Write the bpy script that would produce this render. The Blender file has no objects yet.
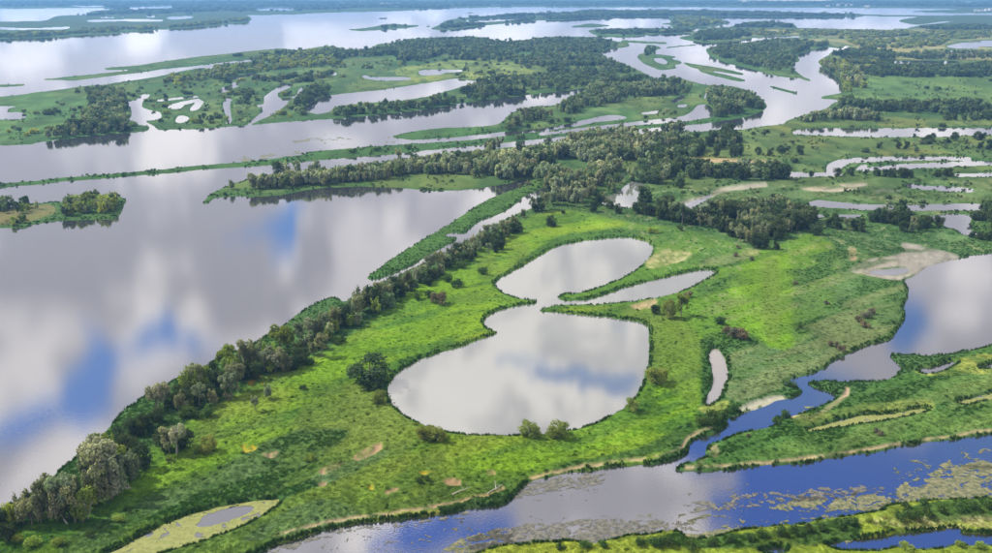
import bpy, math, random
import numpy as np

# ------------------------------------------------------------------ camera, sky, sun, exposure
sc = bpy.context.scene
COL = sc.collection
W0, H0, F0 = 992.0, 553.0, 900.0           # photograph size and focal length in its pixels
CAM_H = 160.0                              # metres above the river
HAZE = 9.5e-5                              # density of the air
HORIZON = -14.0                            # row of the horizon, just above the frame
PITCH = math.atan((H0 / 2 - HORIZON) / F0)
CP, SP = math.cos(PITCH), math.sin(PITCH)

cam_d = bpy.data.cameras.new('camera')
cam = bpy.data.objects.new('camera', cam_d)
COL.objects.link(cam)
cam.location = (0, 0, CAM_H)
cam.rotation_euler = (math.pi / 2 - PITCH, 0, 0)
cam_d.sensor_fit = 'HORIZONTAL'
cam_d.sensor_width = 36.0
cam_d.lens = 36.0 * F0 / W0
cam_d.clip_start = 1.0
cam_d.clip_end = 200000.0
sc.camera = cam

SUN_ELEV = math.radians(47)
SUN_AZ = math.radians(-76)                 # measured from +Y (view direction) towards +X: from the left, a little beyond
sun_d = bpy.data.lights.new('sun', 'SUN')
sun_d.energy = 5.0
sun_d.angle = math.radians(0.9)
sun_d.color = (1.0, 0.955, 0.87)
sun = bpy.data.objects.new('sun', sun_d)
COL.objects.link(sun)
sun.rotation_euler = (math.pi / 2 - SUN_ELEV, 0, math.pi - SUN_AZ + 0.0)
sun.location = (0, 0, 400)
# make the lamp look away from the sun's place in the sky
from mathutils import Vector
_sd = Vector((math.sin(SUN_AZ) * math.cos(SUN_ELEV), math.cos(SUN_AZ) * math.cos(SUN_ELEV), math.sin(SUN_ELEV)))
sun.rotation_euler = (-_sd).to_track_quat('-Z', 'Y').to_euler()

sc.view_settings.view_transform = 'Standard'
sc.view_settings.look = 'None'
sc.view_settings.gamma = 1.0
sc.view_settings.exposure = 0.45
sc.view_settings.use_curve_mapping = False
sc.cycles.max_bounces = 6
sc.cycles.diffuse_bounces = 2
sc.cycles.glossy_bounces = 2
sc.cycles.transmission_bounces = 2
sc.cycles.transparent_max_bounces = 4
sc.cycles.volume_bounces = 0
sc.cycles.use_adaptive_sampling = True
sc.cycles.use_denoising = True
sc.cycles.caustics_reflective = False
sc.cycles.caustics_refractive = False


def ground_xy(px, py):
    """photograph pixel -> point of the level river plane"""
    px = np.asarray(px, float); py = np.asarray(py, float)
    x = (px - W0 / 2) / F0
    v = (H0 / 2 - py) / F0
    dy = CP + v * SP
    dz = -SP + v * CP
    t = CAM_H / -dz
    return x * t, dy * t


def sky_angles(px, py):
    """direction in which level water at that pixel mirrors the sky: azimuth, elevation"""
    x, y = ground_xy(px, py)
    return math.atan2(float(x), float(y)), math.atan2(CAM_H, math.hypot(float(x), float(y)))


class NB:
    """small helper for node trees"""
    def __init__(s, nt):
        s.nt = nt; s.n = nt.nodes; s.l = nt.links
    def node(s, kind, **kw):
        nd = s.n.new(kind)
        for k, v in kw.items():
            setattr(nd, k, v)
        return nd
    def link(s, a, b):
        s.l.new(a, b)
    def put(s, sock, v):
        if hasattr(v, 'node'):
            s.l.new(v, sock)
        else:
            sock.default_value = v
    def math(s, op, a, b=None, c=None, clamp=False):
        nd = s.n.new('ShaderNodeMath'); nd.operation = op; nd.use_clamp = clamp
        for i, v in enumerate((a, b, c)):
            if v is not None:
                s.put(nd.inputs[i], v)
        return nd.outputs[0]
    def mix(s, fac, a, b, blend='MIX'):
        nd = s.n.new('ShaderNodeMix'); nd.data_type = 'RGBA'; nd.blend_type = blend
        s.put(nd.inputs['Factor'], fac)
        s.put(nd.inputs[6], a); s.put(nd.inputs[7], b)
        return nd.outputs[2]
    def noise(s, vec, scale, detail=4, rough=0.55, dist=0.0):
        nd = s.n.new('ShaderNodeTexNoise')
        nd.inputs['Scale'].default_value = scale; nd.inputs['Detail'].default_value = detail
        nd.inputs['Roughness'].default_value = rough; nd.inputs['Distortion'].default_value = dist
        if vec is not None:
            s.l.new(vec, nd.inputs['Vector'])
        return nd.outputs['Fac']
    def ramp(s, fac, lo, hi, a=0.0, b=1.0):
        nd = s.n.new('ShaderNodeMapRange'); nd.interpolation_type = 'SMOOTHSTEP'
        s.put(nd.inputs['Value'], fac)
        nd.inputs['From Min'].default_value = lo; nd.inputs['From Max'].default_value = hi
        nd.inputs['To Min'].default_value = a; nd.inputs['To Max'].default_value = b
        return nd.outputs[0]
    def vmul(s, vec, xyz):
        nd = s.n.new('ShaderNodeVectorMath'); nd.operation = 'MULTIPLY'
        s.l.new(vec, nd.inputs[0]); nd.inputs[1].default_value = xyz
        return nd.outputs[0]


def build_world():
    w = bpy.data.worlds.new('World'); sc.world = w; w.use_nodes = True
    w.node_tree.nodes.clear()
    b = NB(w.node_tree)
    sky = b.node('ShaderNodeTexSky', sky_type='NISHITA')
    sky.sun_disc = False
    sky.sun_elevation = SUN_ELEV
    sky.sun_rotation = SUN_AZ
    sky.altitude = 100; sky.air_density = 1.0; sky.dust_density = 0.3; sky.ozone_density = 2.5
    tc = b.node('ShaderNodeTexCoord')
    d = tc.outputs['Generated']
    sep = b.node('ShaderNodeSeparateXYZ'); b.link(d, sep.inputs[0])
    X, Y, Z = sep.outputs
    az = b.math('ARCTAN2', X, Y)
    el = b.math('ARCSINE', Z)
    # wobble the cloud edges
    w1 = b.math('SUBTRACT', b.noise(b.vmul(d, (1, 1, 1.6)), 7.0, 4, 0.6), 0.5)
    w2 = b.math('SUBTRACT', b.noise(b.vmul(d, (1.3, 0.9, 1.8)), 8.3, 4, 0.6), 0.5)
    az2 = b.math('ADD', az, b.math('MULTIPLY', w1, 0.18))
    el2 = b.math('ADD', el, b.math('MULTIPLY', w2, 0.14))
    base = b.noise(b.vmul(d, (1, 1, 2.0)), 4.2, 6, 0.55, 0.3)
    cover = b.math('ADD', b.math('MULTIPLY', b.math('SUBTRACT', base, 0.5), 1.3), 0.92)
    # openings (and solid banks) of the broken cloud deck, as the water mirrors them
    for (px, py, rx, ry, amt) in SKY_GAPS:
        a0, e0 = sky_angles(px, py)
        a1, _ = sky_angles(px + rx, py); _, e1 = sky_angles(px, py + ry)
        ra, re = abs(a1 - a0), abs(e1 - e0)
        u = b.math('DIVIDE', b.math('SUBTRACT', az2, a0), ra)
        v = b.math('DIVIDE', b.math('SUBTRACT', el2, e0), re)
        r2 = b.math('ADD', b.math('MULTIPLY', u, u), b.math('MULTIPLY', v, v))
        g = b.ramp(r2, 0.05, 1.8, 1.0, 0.0)
        cover = b.math('SUBTRACT', cover, b.math('MULTIPLY', g, amt))
    cmask = b.ramp(cover, 0.30, 0.66)
    # cloud brightness: billows with grey bellies
    bl = b.noise(b.vmul(d, (1, 1, 1.35)), 7.0, 6, 0.52, 0.4)
    puff = b.ramp(b.math('ABSOLUTE', b.math('SUBTRACT', bl, 0.5)), 0.0, 0.15)       # billows: bright heads, dark creases
    slow = b.noise(b.vmul(d, (1, 1, 1.5)), 4.5, 5, 0.55, 0.5)
    bil = b.math('ADD', b.math('MULTIPLY', puff, 0.55), b.math('MULTIPLY', b.ramp(slow, 0.36, 0.64), 0.45))
    bright = b.ramp(bil, 0.2, 0.82, CLOUD_LO, CLOUD_HI)
    bright = b.math('MULTIPLY', bright, b.ramp(el, 0.01, 0.34, 1.75, 1.0))   # lit cloud flanks low over the horizon
    warm = b.mix(b.ramp(bil, 0.25, 0.75), (0.98, 0.93, 1.0, 1), (1.0, 0.94, 0.91, 1))     # grey-blue bellies, creamy lit heads
    sc_ = b.node('ShaderNodeVectorMath', operation='SCALE'); b.link(warm, sc_.inputs[0]); b.link(bright, sc_.inputs['Scale'])
    clear = b.mix(b.ramp(el, 0.40, 0.52), (0.82, 1.02, 1.42, 1), (0.30, 0.66, 1.55, 1))      # deeper blue higher up
    blue = b.mix(1.0, sky.outputs[0], clear, 'MULTIPLY')
    col = b.mix(cmask, blue, sc_.outputs[0])
    bg = b.node('ShaderNodeBackground')
    b.link(col, bg.inputs['Color']); bg.inputs['Strength'].default_value = 0.1
    out = b.node('ShaderNodeOutputWorld'); b.link(bg.outputs[0], out.inputs[0])


CLOUD_LO, CLOUD_HI = 4.8, 10.2
SKY_GAPS = [  # mirrored places in the photograph: px, py, radius x, radius y, amount (negative = solid cloud)
    (108, 380, 30, 40, 0.50), (100, 388, 130, 56, 0.32), (35, 428, 80, 20, 0.60), (175, 338, 64, 12, 0.34), (272, 226, 50, 17, 0.40), (277, 262, 16, 32, 0.36), (250, 240, 80, 40, 0.12),
    (595, 382, 60, 13, 0.50), (520, 366, 26, 9, 0.30), (640, 330, 25, 14, 0.30), (905, 328, 24, 26, 0.75), (800, 392, 76, 24, 1.35),
    (700, 434, 60, 26, 1.35), (755, 412, 60, 24, 1.2), (850, 482, 140, 46, 1.35), (1010, 470, 120, 62, 1.2), (880, 548, 230, 40, 1.4), (480, 512, 36, 10, 0.9), (430, 540, 80, 18, 0.9),
    (605, 497, 74, 26, -0.6), (330, 545, 60, 12, -0.3), (858, 470, 11, 12, -0.5), (880, 468, 10, 14, -0.5), (790, 476, 30, 8, -0.42), (985, 452, 40, 9, -0.42), (925, 452, 14, 5, -0.35), (40, 480, 90, 26, -0.3),
    (620, 348, 70, 14, -0.4), (480, 400, 90, 18, -0.4), (215, 110, 60, 20, -0.4), (325, 235, 30, 25, -0.4), (30, 365, 50, 24, -0.3), (135, 320, 30, 30, -0.3), (860, 362, 24, 14, -0.3),
]
build_world()

# ------------------------------------------------------------------ small tools
def tag(o, label, cat=None, group=None, kind=None):
    o['label'] = label
    if cat: o['category'] = cat
    if group: o['group'] = group
    if kind: o['kind'] = kind
    return o


def mesh_obj(name, verts, faces, mat=None, parent=None, smooth=False, link=True):
    me = bpy.data.meshes.new(name)
    me.from_pydata([tuple(v) for v in verts], [], [tuple(f) for f in faces])
    me.update()
    if smooth:
        me.polygons.foreach_set('use_smooth', [True] * len(me.polygons))
    if mat: me.materials.append(mat)
    o = bpy.data.objects.new(name, me)
    if link: COL.objects.link(o)
    if parent: o.parent = parent
    return o


def quad_mesh(name, V, Q, mat=None, smooth=True):
    """fast mesh from numpy: V (n,3), Q (m,4)"""
    me = bpy.data.meshes.new(name)
    me.vertices.add(len(V)); me.vertices.foreach_set('co', np.ascontiguousarray(V, np.float32).ravel())
    k = Q.shape[1]
    me.loops.add(Q.size); me.loops.foreach_set('vertex_index', np.ascontiguousarray(Q, np.int32).ravel())
    me.polygons.add(len(Q))
    me.polygons.foreach_set('loop_start', np.arange(0, Q.size, k, dtype=np.int32))
    me.polygons.foreach_set('use_smooth', np.full(len(Q), smooth))
    me.update(calc_edges=True)
    if mat: me.materials.append(mat)
    return me


def hash2(ix, iy, seed):
    h = (ix.astype(np.int64) * 374761393 + iy.astype(np.int64) * 668265263 + seed * 1442695041) & 0xFFFFFFFF
    h = ((h ^ (h >> 13)) * 1274126177) & 0xFFFFFFFF
    h = h ^ (h >> 16)
    return (h & 0xFFFFFF) / float(0xFFFFFF)


def vnoise(x, y, seed=0):
    ix = np.floor(x); iy = np.floor(y)
    fx = x - ix; fy = y - iy
    fx = fx * fx * (3 - 2 * fx); fy = fy * fy * (3 - 2 * fy)
    a = hash2(ix, iy, seed); b_ = hash2(ix + 1, iy, seed); c = hash2(ix, iy + 1, seed); d = hash2(ix + 1, iy + 1, seed)
    return (a * (1 - fx) + b_ * fx) * (1 - fy) + (c * (1 - fx) + d * fx) * fy


def fbm(x, y, seed=0, octv=4, gain=0.5):
    s = 0; a = 1; t = 0
    for i in range(octv):
        s = s + a * vnoise(x * 2 ** i + 17.3 * i, y * 2 ** i - 9.1 * i, seed + i); t += a; a *= gain
    return s / t


def P(s):
    v = [float(k) for k in s.replace(',', ' ').split()]
    return np.array(v).reshape(-1, 2)


def smooth_poly(p, step=2.0, jitter=True, seed=1):
    n = len(p); out = []
    for i in range(n):
        p0, p1, p2, p3 = p[i - 1], p[i], p[(i + 1) % n], p[(i + 2) % n]
        L = math.hypot(*(p2 - p1))
        if L > 150:
            out.append(p1[None]); continue
        m = max(1, int(L / step)); t = (np.arange(m) / m)[:, None]
        a = 0.5
        q = ((2 * p1) + (-p0 + p2) * t * 1 + (2 * p0 - 5 * p1 + 4 * p2 - p3) * t ** 2 + (-p0 + 3 * p1 - 3 * p2 + p3) * t ** 3) * 0.5
        lin = p1 + (p2 - p1) * t
        out.append(0.65 * q + 0.35 * lin)
    q = np.concatenate(out)
    if jitter:
        amp = np.clip((q[:, 1] + 14) / 300, 0.12, 1.3)
        gx, gy = q[:, 0], q[:, 1]
        k = np.clip(90 / (q[:, 1] + 30), 0.25, 1.5)
        q = q + np.stack([(fbm(gx * .35 * k + 3, gy * .35 * k, seed + 5, 3) - .5) * 3.2 * amp, (fbm(gx * .35 * k, gy * .35 * k + 50, seed + 9, 3) - .5) * 2.0 * amp], 1)
    return q

# raster over the place, in steps of half a photograph pixel
RX0, RX1, RY0, RY1, RS = -150.0, 1142.0, -10.0, 640.0, 2
NX, NY = int((RX1 - RX0) * RS), int((RY1 - RY0) * RS)
RXC = RX0 + (np.arange(NX) + 0.5) / RS
RYC = RY0 + (np.arange(NY) + 0.5) / RS


def fill(poly, arr=None, val=1.0):
    """even-odd polygon fill; returns mask, or writes val into arr"""
    y0 = max(0, int((poly[:, 1].min() - RY0) * RS) - 1); y1 = min(NY, int((poly[:, 1].max() - RY0) * RS) + 2)
    if arr is None: arr = np.zeros((NY, NX), np.float32)
    xa, ya = poly[:, 0], poly[:, 1]; xb, yb = np.roll(xa, -1), np.roll(ya, -1)
    for r in range(y0, y1):
        yy = RYC[r]
        hit = (ya <= yy) != (yb <= yy)
        if not hit.any(): continue
        xs = np.sort(xa[hit] + (yy - ya[hit]) / (yb[hit] - ya[hit]) * (xb[hit] - xa[hit]))
        for k in range(0, len(xs) - 1, 2):
            i0 = max(0, int(math.ceil((xs[k] - RX0) * RS - 0.5))); i1 = min(NX, int(math.floor((xs[k + 1] - RX0) * RS - 0.5)) + 1)
            if i1 > i0: arr[r, i0:i1] = val
    return arr


def blur(a, rx, ry, it=2):
    for _ in range(it):
        for ax, r in ((1, rx), (0, ry)):
            r = int(round(r))
            if r < 1: continue
            pad = [(0, 0), (0, 0)]; pad[ax] = (r + 1, r)
            c = np.cumsum(np.pad(a, pad, mode='edge'), axis=ax, dtype=np.float64)
            n = a.shape[ax]
            a = ((np.take(c, np.arange(2 * r + 1, 2 * r + 1 + n), axis=ax) - np.take(c, np.arange(0, n), axis=ax)) / (2 * r + 1)).astype(np.float32)
    return a


def sample(a, px, py):
    fx = np.clip((np.asarray(px) - RX0) * RS - 0.5, 0, NX - 1.001); fy = np.clip((np.asarray(py) - RY0) * RS - 0.5, 0, NY - 1.001)
    ix = fx.astype(int); iy = fy.astype(int); tx = fx - ix; ty = fy - iy
    if a.ndim == 3: tx = tx[..., None]; ty = ty[..., None]
    return (a[iy, ix] * (1 - tx) + a[iy, ix + 1] * tx) * (1 - ty) + (a[iy + 1, ix] * (1 - tx) + a[iy + 1, ix + 1] * tx) * ty

# ------------------------------------------------------------------ shorelines (traced on the river plane)
BIG_LAKE = P('388 392 390 383 397 374 408 366 420 360 440 353 460 347 480 340 497 333 489 329 484 323 487 316 505 309 525 305 537 303.5 536 301 530 300 519 298 505 294 497 288 495 283 505 276 520 268 540 256 560 246 585 241 615 238 638 239 650 243 653 249 647 260 637 269 620 279 600 287 580 293 563 294 558 297 563 300.5 580 301 600 297 625 288 660 279 690 272 712 270 716 273 705 279 690 288 670 295 650 299 620 303 590 305 565 305 545 308 540 311 560 313.5 580 315 600 317 620 319 640 323 649 329 648 340 650 355 646 370 642 382 635 397 625 407 610 416 595 424 575 430 550 434 520 436 480 436 450 433 425 426 405 416 393 405')
SLIT_POND = P('711 350 718 349 724 358 727 365 728 375 724 390 718 400 708 408 706 403 710 390 713 375 710 362')
ALGAE_POND = P('104 556 130 542 160 526 190 515 215 507.5 240 503.5 265 500.5 278 499 277 506 264 515 252 521 227 534 192 545 162 554 130 564')
YELLOW_POND = P('806 430 830 423 860 416 880 415 895 413 925 409 928 411 910 416 880 422 850 426 815 432')
YELLOW_POND2 = P('958 402 975 397 992 394 1100 380 1100 386 992 400 965 405')
MARSH_POND = P('918 371 935 366 953 361 956 364 948 369 944 371 925 375')
MARSH_POND2 = P('978 369 992 363 1040 358 1040 364 995 368')
WOOD_POND = P('601 200 612 195 620 190 625 186 634 181 645 185 643 190 637 199 641 203 632 208 615 207 604 205')

LW = [
 # far shore
 ('L', P('-400 -40 1400 -40 1400 8 992 9 900 8 850 7.8 790 7.5 700 7.2 600 7.2 500 7.2 440 8 415 9.5 400 11 330 12.5 290 14.5 243 15 250 16.5 252 19 245 22.5 200 27 140 31 110 34 88 34.5 60 37 30 38 0 39 -400 54')),
 ('W', P('-400 8 0 8.5 60 8 112 8 112 9.5 92 11 88 13.5 100 14.5 62 15.5 52 17.5 45 20.5 0 21.5 -400 25')),
 ('W', P('65 4.6 107 4.4 105 6.6 80 6.8')), ('W', P('126 8 140 5.8 175 6.2 172 8 150 8.8 135 9.4')), ('W', P('145 14.5 155 14 156 17 148 17.6')),
 ('W', P('119 15 126 14.6 126 16.6 121 16.8')), ('W', P('165 17 195 16 193 18 175 19.6 167 18.8')), ('W', P('85 20 130 19.2 165 19.5 162 21.7 120 21.2 88 22.2')),
 ('W', P('245 9 265 7.6 296 8 293 10.2 260 10.4')), ('W', P('99 16.2 116 16.6 114 18 100 17.8')), ('W', P('-5 27 30 28.2 70 26.6 66 29.2 20 29.8 -5 29.4')), ('W', P('184 13 194 13 193 14.6 185 14.4')),
 # far islands
 ('L', P('430 29 433 27.5 440 24.5 445 21 460 18 490 15.5 510 13.5 535 13 570 12 582 9.5 600 9.5 620 10 700 10 760 11 800 12.5 855 13.5 865 14.5 858 17 800 17.2 700 16.5 680 17 660 16.5 625 16.5 605 18 590 18 560 20 540 20.5 500 24 470 27 455 29.5 440 30')),
 ('W', P('463 20.6 485 19 500 18.2 522 16.6 532 17.2 505 20.8 475 22.2')),
 ('L', P('346 29.4 360 28.5 375 26.5 383 24.5 395 23.6 408 25.2 421 25 415 27 402 28.5 380 30 360 31')), ('L', P('425 26 431 25.6 430 27 426 27.2')),
 ('L', P('568 27 580 25 590 23.5 612 25.5 600 27 585 27.6')),
 ('L', P('862 14.5 900 15 940 15.5 992 15 1400 14 1400 34 1000 31 960 30 940 29 915 29 908 28 920 25.5 945 22.8 962 20.2 940 21.6 918 24.5 905 23 898 20.5 915 17.5 930 16.8 900 16.5 868 16')),
 ('L', P('908 11.6 930 10.4 992 9.5 1400 8 1400 12 992 13 930 12.4')),
 ('L', P('675 16 700 17 722 19.5 731 23 715 26 690 28 672 27 670 24.5 652 25 672 22.2 668 19')),
 ('L', P('730 27.5 740 24 750 21.6 762 21 780 22.5 796 25 797 28 760 29')),
 ('L', P('588 30.5 600 29 640 28 680 28 693 30 695 32.5 675 33.5 650 34.5 625 37.5 605 36.5 595 35')),
 ('L', P('620 40 640 41 668 42.4 667 44 640 43.2 622 41.6')), ('L', P('664 47.4 680 45.6 700 44 700 45 680 46.8 665 48.2')),
 # right bank and the bend of the river
 ('L', P('678 38 690 35 697 31 700 28.5 730 27 800 28 900 30 915 28.5 1400 30 1400 100 845 100 845 92 842 84 838 78 830 72 823 67 818 62 823 58 829 55 832 52 842 50 851 46 846 45.6 840 48.5 832 47.5 824 47 812 50 802 53 797 55 800 61 793 63 792 67 797 72 804 77.5 800 78 789 77.5 770 74.5 750 68.5 730 64 715 58.5 708 54 706 49 712 47 725 45 745 42.5 760 40 780 38 800 37.6 814 37.6 810 36 790 36 770 36.2 750 38.5 735 41.5 710 43 695 41.5')),
 ('L', P('637 57 640 54 645 52.5 644 49 648 45 655 45.5 662 48 656 50 655 54 665 55 678 57 670 58.5 680 61 682 63.5 674 65 677 68 668 69.5 660 70 652 67 643 63')), ('W', P('654 58 663 58.5 668 62 666 64.5 656 62')),
 ('L', P('682 62 695 64 715 67 735 71 745 74 742 75.2 720 71.8 700 69.4 690 66.8')), ('L', P('699 69 715 72.4 735 77 747 80.6 738 81.4 715 76 700 71.6')),
 ('L', P('766 85.2 775 86.6 790 90.6 799 93.6 794 94 775 88.9')), ('L', P('802 76.6 812 80.4 808 81 800 78')),
 # northern islands with the long strip
 ('L', P('-400 92 0 84.5 20 84 29 84.6 15 86 0 87 -400 97')),
 ('L', P('33 80.4 60 77.5 90 74.5 125 71 140 69.5 108 70 104 68.4 115 67 140 65 165 61 200 56.5 225 54 250 51 280 48.5 300 50 312 48 325 46 335 46.5 345 49 360 49 372 47.5 378 44 400 42 405 39.5 420 38 450 37 475 36.5 488 38 491 40 500 40.5 510 41.5 525 40 538 37.5 560 36.5 590 37 600 37.5 615 41 628 43 630 46 620 48 612 47.5 605 50 601 53 605 57 610 60 620 63 632 67 640 71 650 76 657 79 665 77.5 680 78 690 81 700 83.5 710 85 730 86 740 88 752 93 763 100 767 106 764 110 750 116 735 119 700 124 650 128 600 132.6 540 139 500 143.2 470 146 440 149 410 152 400 153.5 360 157 340 158.5 320 160 300 162 260 166 220 168.5 200 170 160 174 125 176.5 60 182 0 187.5 -400 216 -400 120 -150 105 0 96.5 30 93 60 89.5 85 86 100 85 112 83 60 80')),
 ('W', P('-400 108 0 88.5 25 86.8 45 83.4 80 80 110 76 140 72.6 160 69.5 185 67.2 200 65.4 225 62.2 250 59.8 257 60.4 240 63 215 65.5 212 69 200 68 180 71.6 160 76 140 79.3 112 83 100 84.5 85 85.4 60 89 30 92.8 0 96 -400 120')),
 ('W', P('-400 152 0 145.5 40 142 95 135.5 125 133 155 130.5 200 128.5 250 125 290 121.5 330 119 345 118 400 112.5 440 107 470 102 500 98.5 540 93.5 575 89.5 587 87 583 91 570 97 560 104 540 107 520 110 510 114 503 121 495 125 470 127 440 128 420 130.5 397 134.5 392 137.5 410 139.6 440 138.4 470 135.6 490 133.4 505 131.6 520 131 530 129.5 560 125.6 575 121.8 588 119 600 116.2 615 114.6 628 117.6 615 120.6 600 121.6 585 124.6 570 127.6 545 131 520 134 500 137 485 138.5 450 141.5 400 144.5 350 148.5 312 151.5 300 155 260 160.5 200 165.5 150 170.5 100 174.5 50 179 0 183.5 -400 210')),
 ('W', P('-400 122 0 106 8 108.5 8 112 20 112.5 28 116 20 119.5 5 120 0 119.5 -400 136')),
 ('W', P('125 103 137 99 140 95 150 94 148 98 143 101 142 107 150 110 160 112 162 117 155 120 145 121 155 127 158 131.5 148 131 150 127 137 124 133 120 126 122 132 115 130 107')),
 ('W', P('155 100 170 98.3 198 95.4 199 97.2 175 99.8 158 101.7')), ('W', P('167 106 180 102 200 98.3 201 100.5 185 105 180 109 170 109')), ('W', P('190 109 195 103 203 100 204 103 197 110 190 111.5')), ('W', P('174 121 180 115 190 118 186 122 178 123')),
 ('W', P('221 92 222 87 230 85.5 234 81.5 239 86 231 89 226 92.5')), ('W', P('223 104 226 98 231 95.5 232 100 230 105 231 113 232 120 232 123 226 124.5 225 122 228 119 225 113')),
 ('W', P('247 124.5 255 118 262 111 263 108 257 107 257 104.5 264 104 264 97 272 91 279 86 280 83 294 84 292 87 280 92 277 96 280 98 288 98 296 95 299 89 305 85 304 89 297 96 290 100 286 105 280 110 272 115 258 121 250 124.5')),
 ('W', P('220 80.3 240 75.3 257 72.3 258 74.2 240 78.7 222 81.8')),
 ('W', P('299 110 305 106 315 101 322 97 332 95 350 93 380 90 400 87 430 82.5 452 79 460 79 475 81 486 80 484 81.5 465 86 440 93 425 97 400 100.5 380 102 350 104.5 335 107 331 111 318 114 308 112')),
 ('W', P('361 77 365 74.6 372 77 410 77.2 412 79.6 385 80.8 370 79.4')), ('W', P('418 72 422 70 440 69.3 463 69.8 463 71.9 445 72.8 440 75 420 75.2')), ('W', P('331 72 338 73 336 76 331 75')), ('W', P('414 64 420 63.5 419 65.5 415 65.4')),
 ('W', P('640 113 660 110.2 656 113.6 642 114.6')), ('W', P('677 105 688 104 686 107 678 107.8')), ('W', P('671 101 680 96 686 95 684 99 675 103')), ('W', P('684 90 691 89.6 690 92.4 685 92.6')), ('W', P('704 97 706 91 709 95 706 99 702 99.5')), ('W', P('732 92 735 91.6 735.4 97 733 98')),
 ('W', P('692 112 697 106 708 105 712 109 713 116 700 118.5 685 121 660 123 630 125.4 600 129 570 132 540 135 538 133.6 570 129.8 600 126.4 640 121.6 680 117.2')),
 # peninsula with everything to the right
 ('L', P('1400 95 845 95 846 98 840 101 832 103.5 829 107 822 110 808 114 795 118 786 121 783 124 765 126 740 129.6 700 131.4 660 132.6 620 135.4 600 137 560 142 520 146.4 480 150 450 154 420 157 400 160 370 163.5 330 168.5 290 173.5 255 177.5 235 183 222 188.5 212 193 206 199 203 203.5 208 203.5 215 198 235 196.5 260 196.5 285 194.5 305 190.5 330 187.5 360 186.5 400 188 430 191 460 190 480 188 505 184 525 179.5 531 179.5 528 183 505 193 490 198.5 475 207 450 224 425 238 400 254 380 268 366 277.5 369 279 380 278.5 395 273 410 267 425 258 443 247.5 456 240.5 458 237.5 447 237.5 445 235 455 233 463 234 472 228 480 221 500 214 513 206 522 198 533 192 546 187 549 189 543 197 537 205 524 211 510 217 495 226 480 234 465 243 450 251 435 258 420 265.5 400 275.5 380 283 365 290 352 298 343 303 340 299 332 297.5 318 302 300 313 285 325 270 335 250 345 225 356 200 368 180 378 150 393 128 408 115 421 100 438 82 453 62 470 45 484 20 501 0 511 -60 541 -400 700 -400 760 0 760 150 640 230 570 262 551 290 541 320 532 360 524 400 520 440 515 475 508 500 506 512 499 520 490 530 482 560 475 600 469 640 465 658 464 675 459 688 453 689 445 697 438 712 435 722 430 728 422 730 418 745 413 760 408 775 402 787 398 800 394.5 803 390 798 387 790 388 783 384 786 381 800 377 815 372 825 368 830 364 850 353 870 345 890 340 895 333 903 323 905 315 903 308 908 296 908 287 905 281 915 276 925 268 940 263 960 259 992 253 1400 205')),
 ('W', BIG_LAKE), ('W', SLIT_POND), ('W', ALGAE_POND), ('W', WOOD_POND),
 ('W', P('682 206 692 202 702 199 712 194 712 196 704 201 694 206 690 209 704 211 730 208 736 212 700 212.4')),
 ('W', P('792 132.5 805 129 830 128.5 880 129 930 128.5 975 128.5 1400 125 1400 138 992 135 950 136 900 136.5 850 136 800 134')),
 ('W', P('786 174.6 823 173 828 165 840 160 860 158 900 157 940 157 972 158 970 160 920 160 870 161.5 850 163 843 167 838 172 843 174 830 176 795 176.4')),
 ('W', P('856 170 862 165 868 165.6 866 168 880 166.6 910 164.2 960 162.2 992 161.6 1400 156 1400 161 992 165 950 166.5 900 169 870 170.6')),
 ('W', P('905 184 930 186 960 187.6 975 189.6 970 192 940 190.4 910 187.7')), ('W', P('808 203 820 200.6 845 203 870 205 920 205 960 204 985 205 990 207 980 209.5 940 210 900 210 860 209 830 207 815 206')),
 ('W', P('925 218 940 215 965 215 972 217 970 222 973 226 970 230 980 234 965 235 955 229 945 226 940 221')), ('W', P('810 214 826 215.4 822 218 811 217.4')), ('W', P('836 215.4 862 214.8 860 217 840 217.8')), ('W', P('683 216 700 215 708 217 700 219.4 686 219')),
 ('W', P('868 272 885 269.5 908 268.5 909 272 895 275.4 875 275.4')), ('W', P('738 171.6 770 172.4 806 173 804 175.4 770 174.6 739 174.4')), ('W', P('954 174.4 992 173.2 1060 172 1060 174.6 992 176 956 176.4')), ('W', P('640 163.4 660 163 662 165 644 165.4')),
 ('W', P('945 46.5 960 43 975 42 992 40.5 1400 34 1400 48 992 46.4 985 48.2 970 48.8 955 48.2')), ('W', P('890 62 905 60.4 940 60.8 961 61.3 958 63.7 900 63.6')), ('W', P('945 50.6 978 51.2 977 52.8 948 52.4')),
 # land between channel and lower river, right
 ('L', P('1400 230 992 345 970 350 955 353 930 356 910 355 889 355 891 358 898 364 901 370 893 377 880 381 850 382.5 830 382 808 382 815 387 830 393 838 397 834 400 826 404 818 408 800 414 784 418 772 417 776 424 760 430 740 434 720 441 709 444 706 450 704 459 690 463 675 469 685 472 700 472 720 471 745 468 770 465 800 464 830 459 870 453 900 447 930 442 960 439 992 434 1400 380')),
 ('W', MARSH_POND), ('W', MARSH_POND2), ('W', YELLOW_POND), ('W', YELLOW_POND2),
 # near bank along the bottom
 ('L', P('470 556 500 547 530 543 560 541 590 545 600 543 640 535 680 533 690 540 710 538 740 531 780 527 800 525 820 520 850 517 880 512 885 507 900 504 940 501 992 498 1400 460 1400 800 200 800 320 640 400 580')),
 ('W', P('826 545 845 541 880 537 895 534 920 532 960 528 992 534 1400 515 1400 545 992 547 960 545 940 550 900 549 870 552 835 550')), ('W', P('758 553 770 549 786 549 780 556')),
 # island in the wide reach, left
 ('L', P('-400 240 0 228 20 230 32 225 60 221 90 220 112 219 121 214 124 204 127 200 118 196 100 197 70 201 40 203 25 205 0 207 -400 215')),
]
LAND = np.zeros((NY, NX), np.float32)
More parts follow.
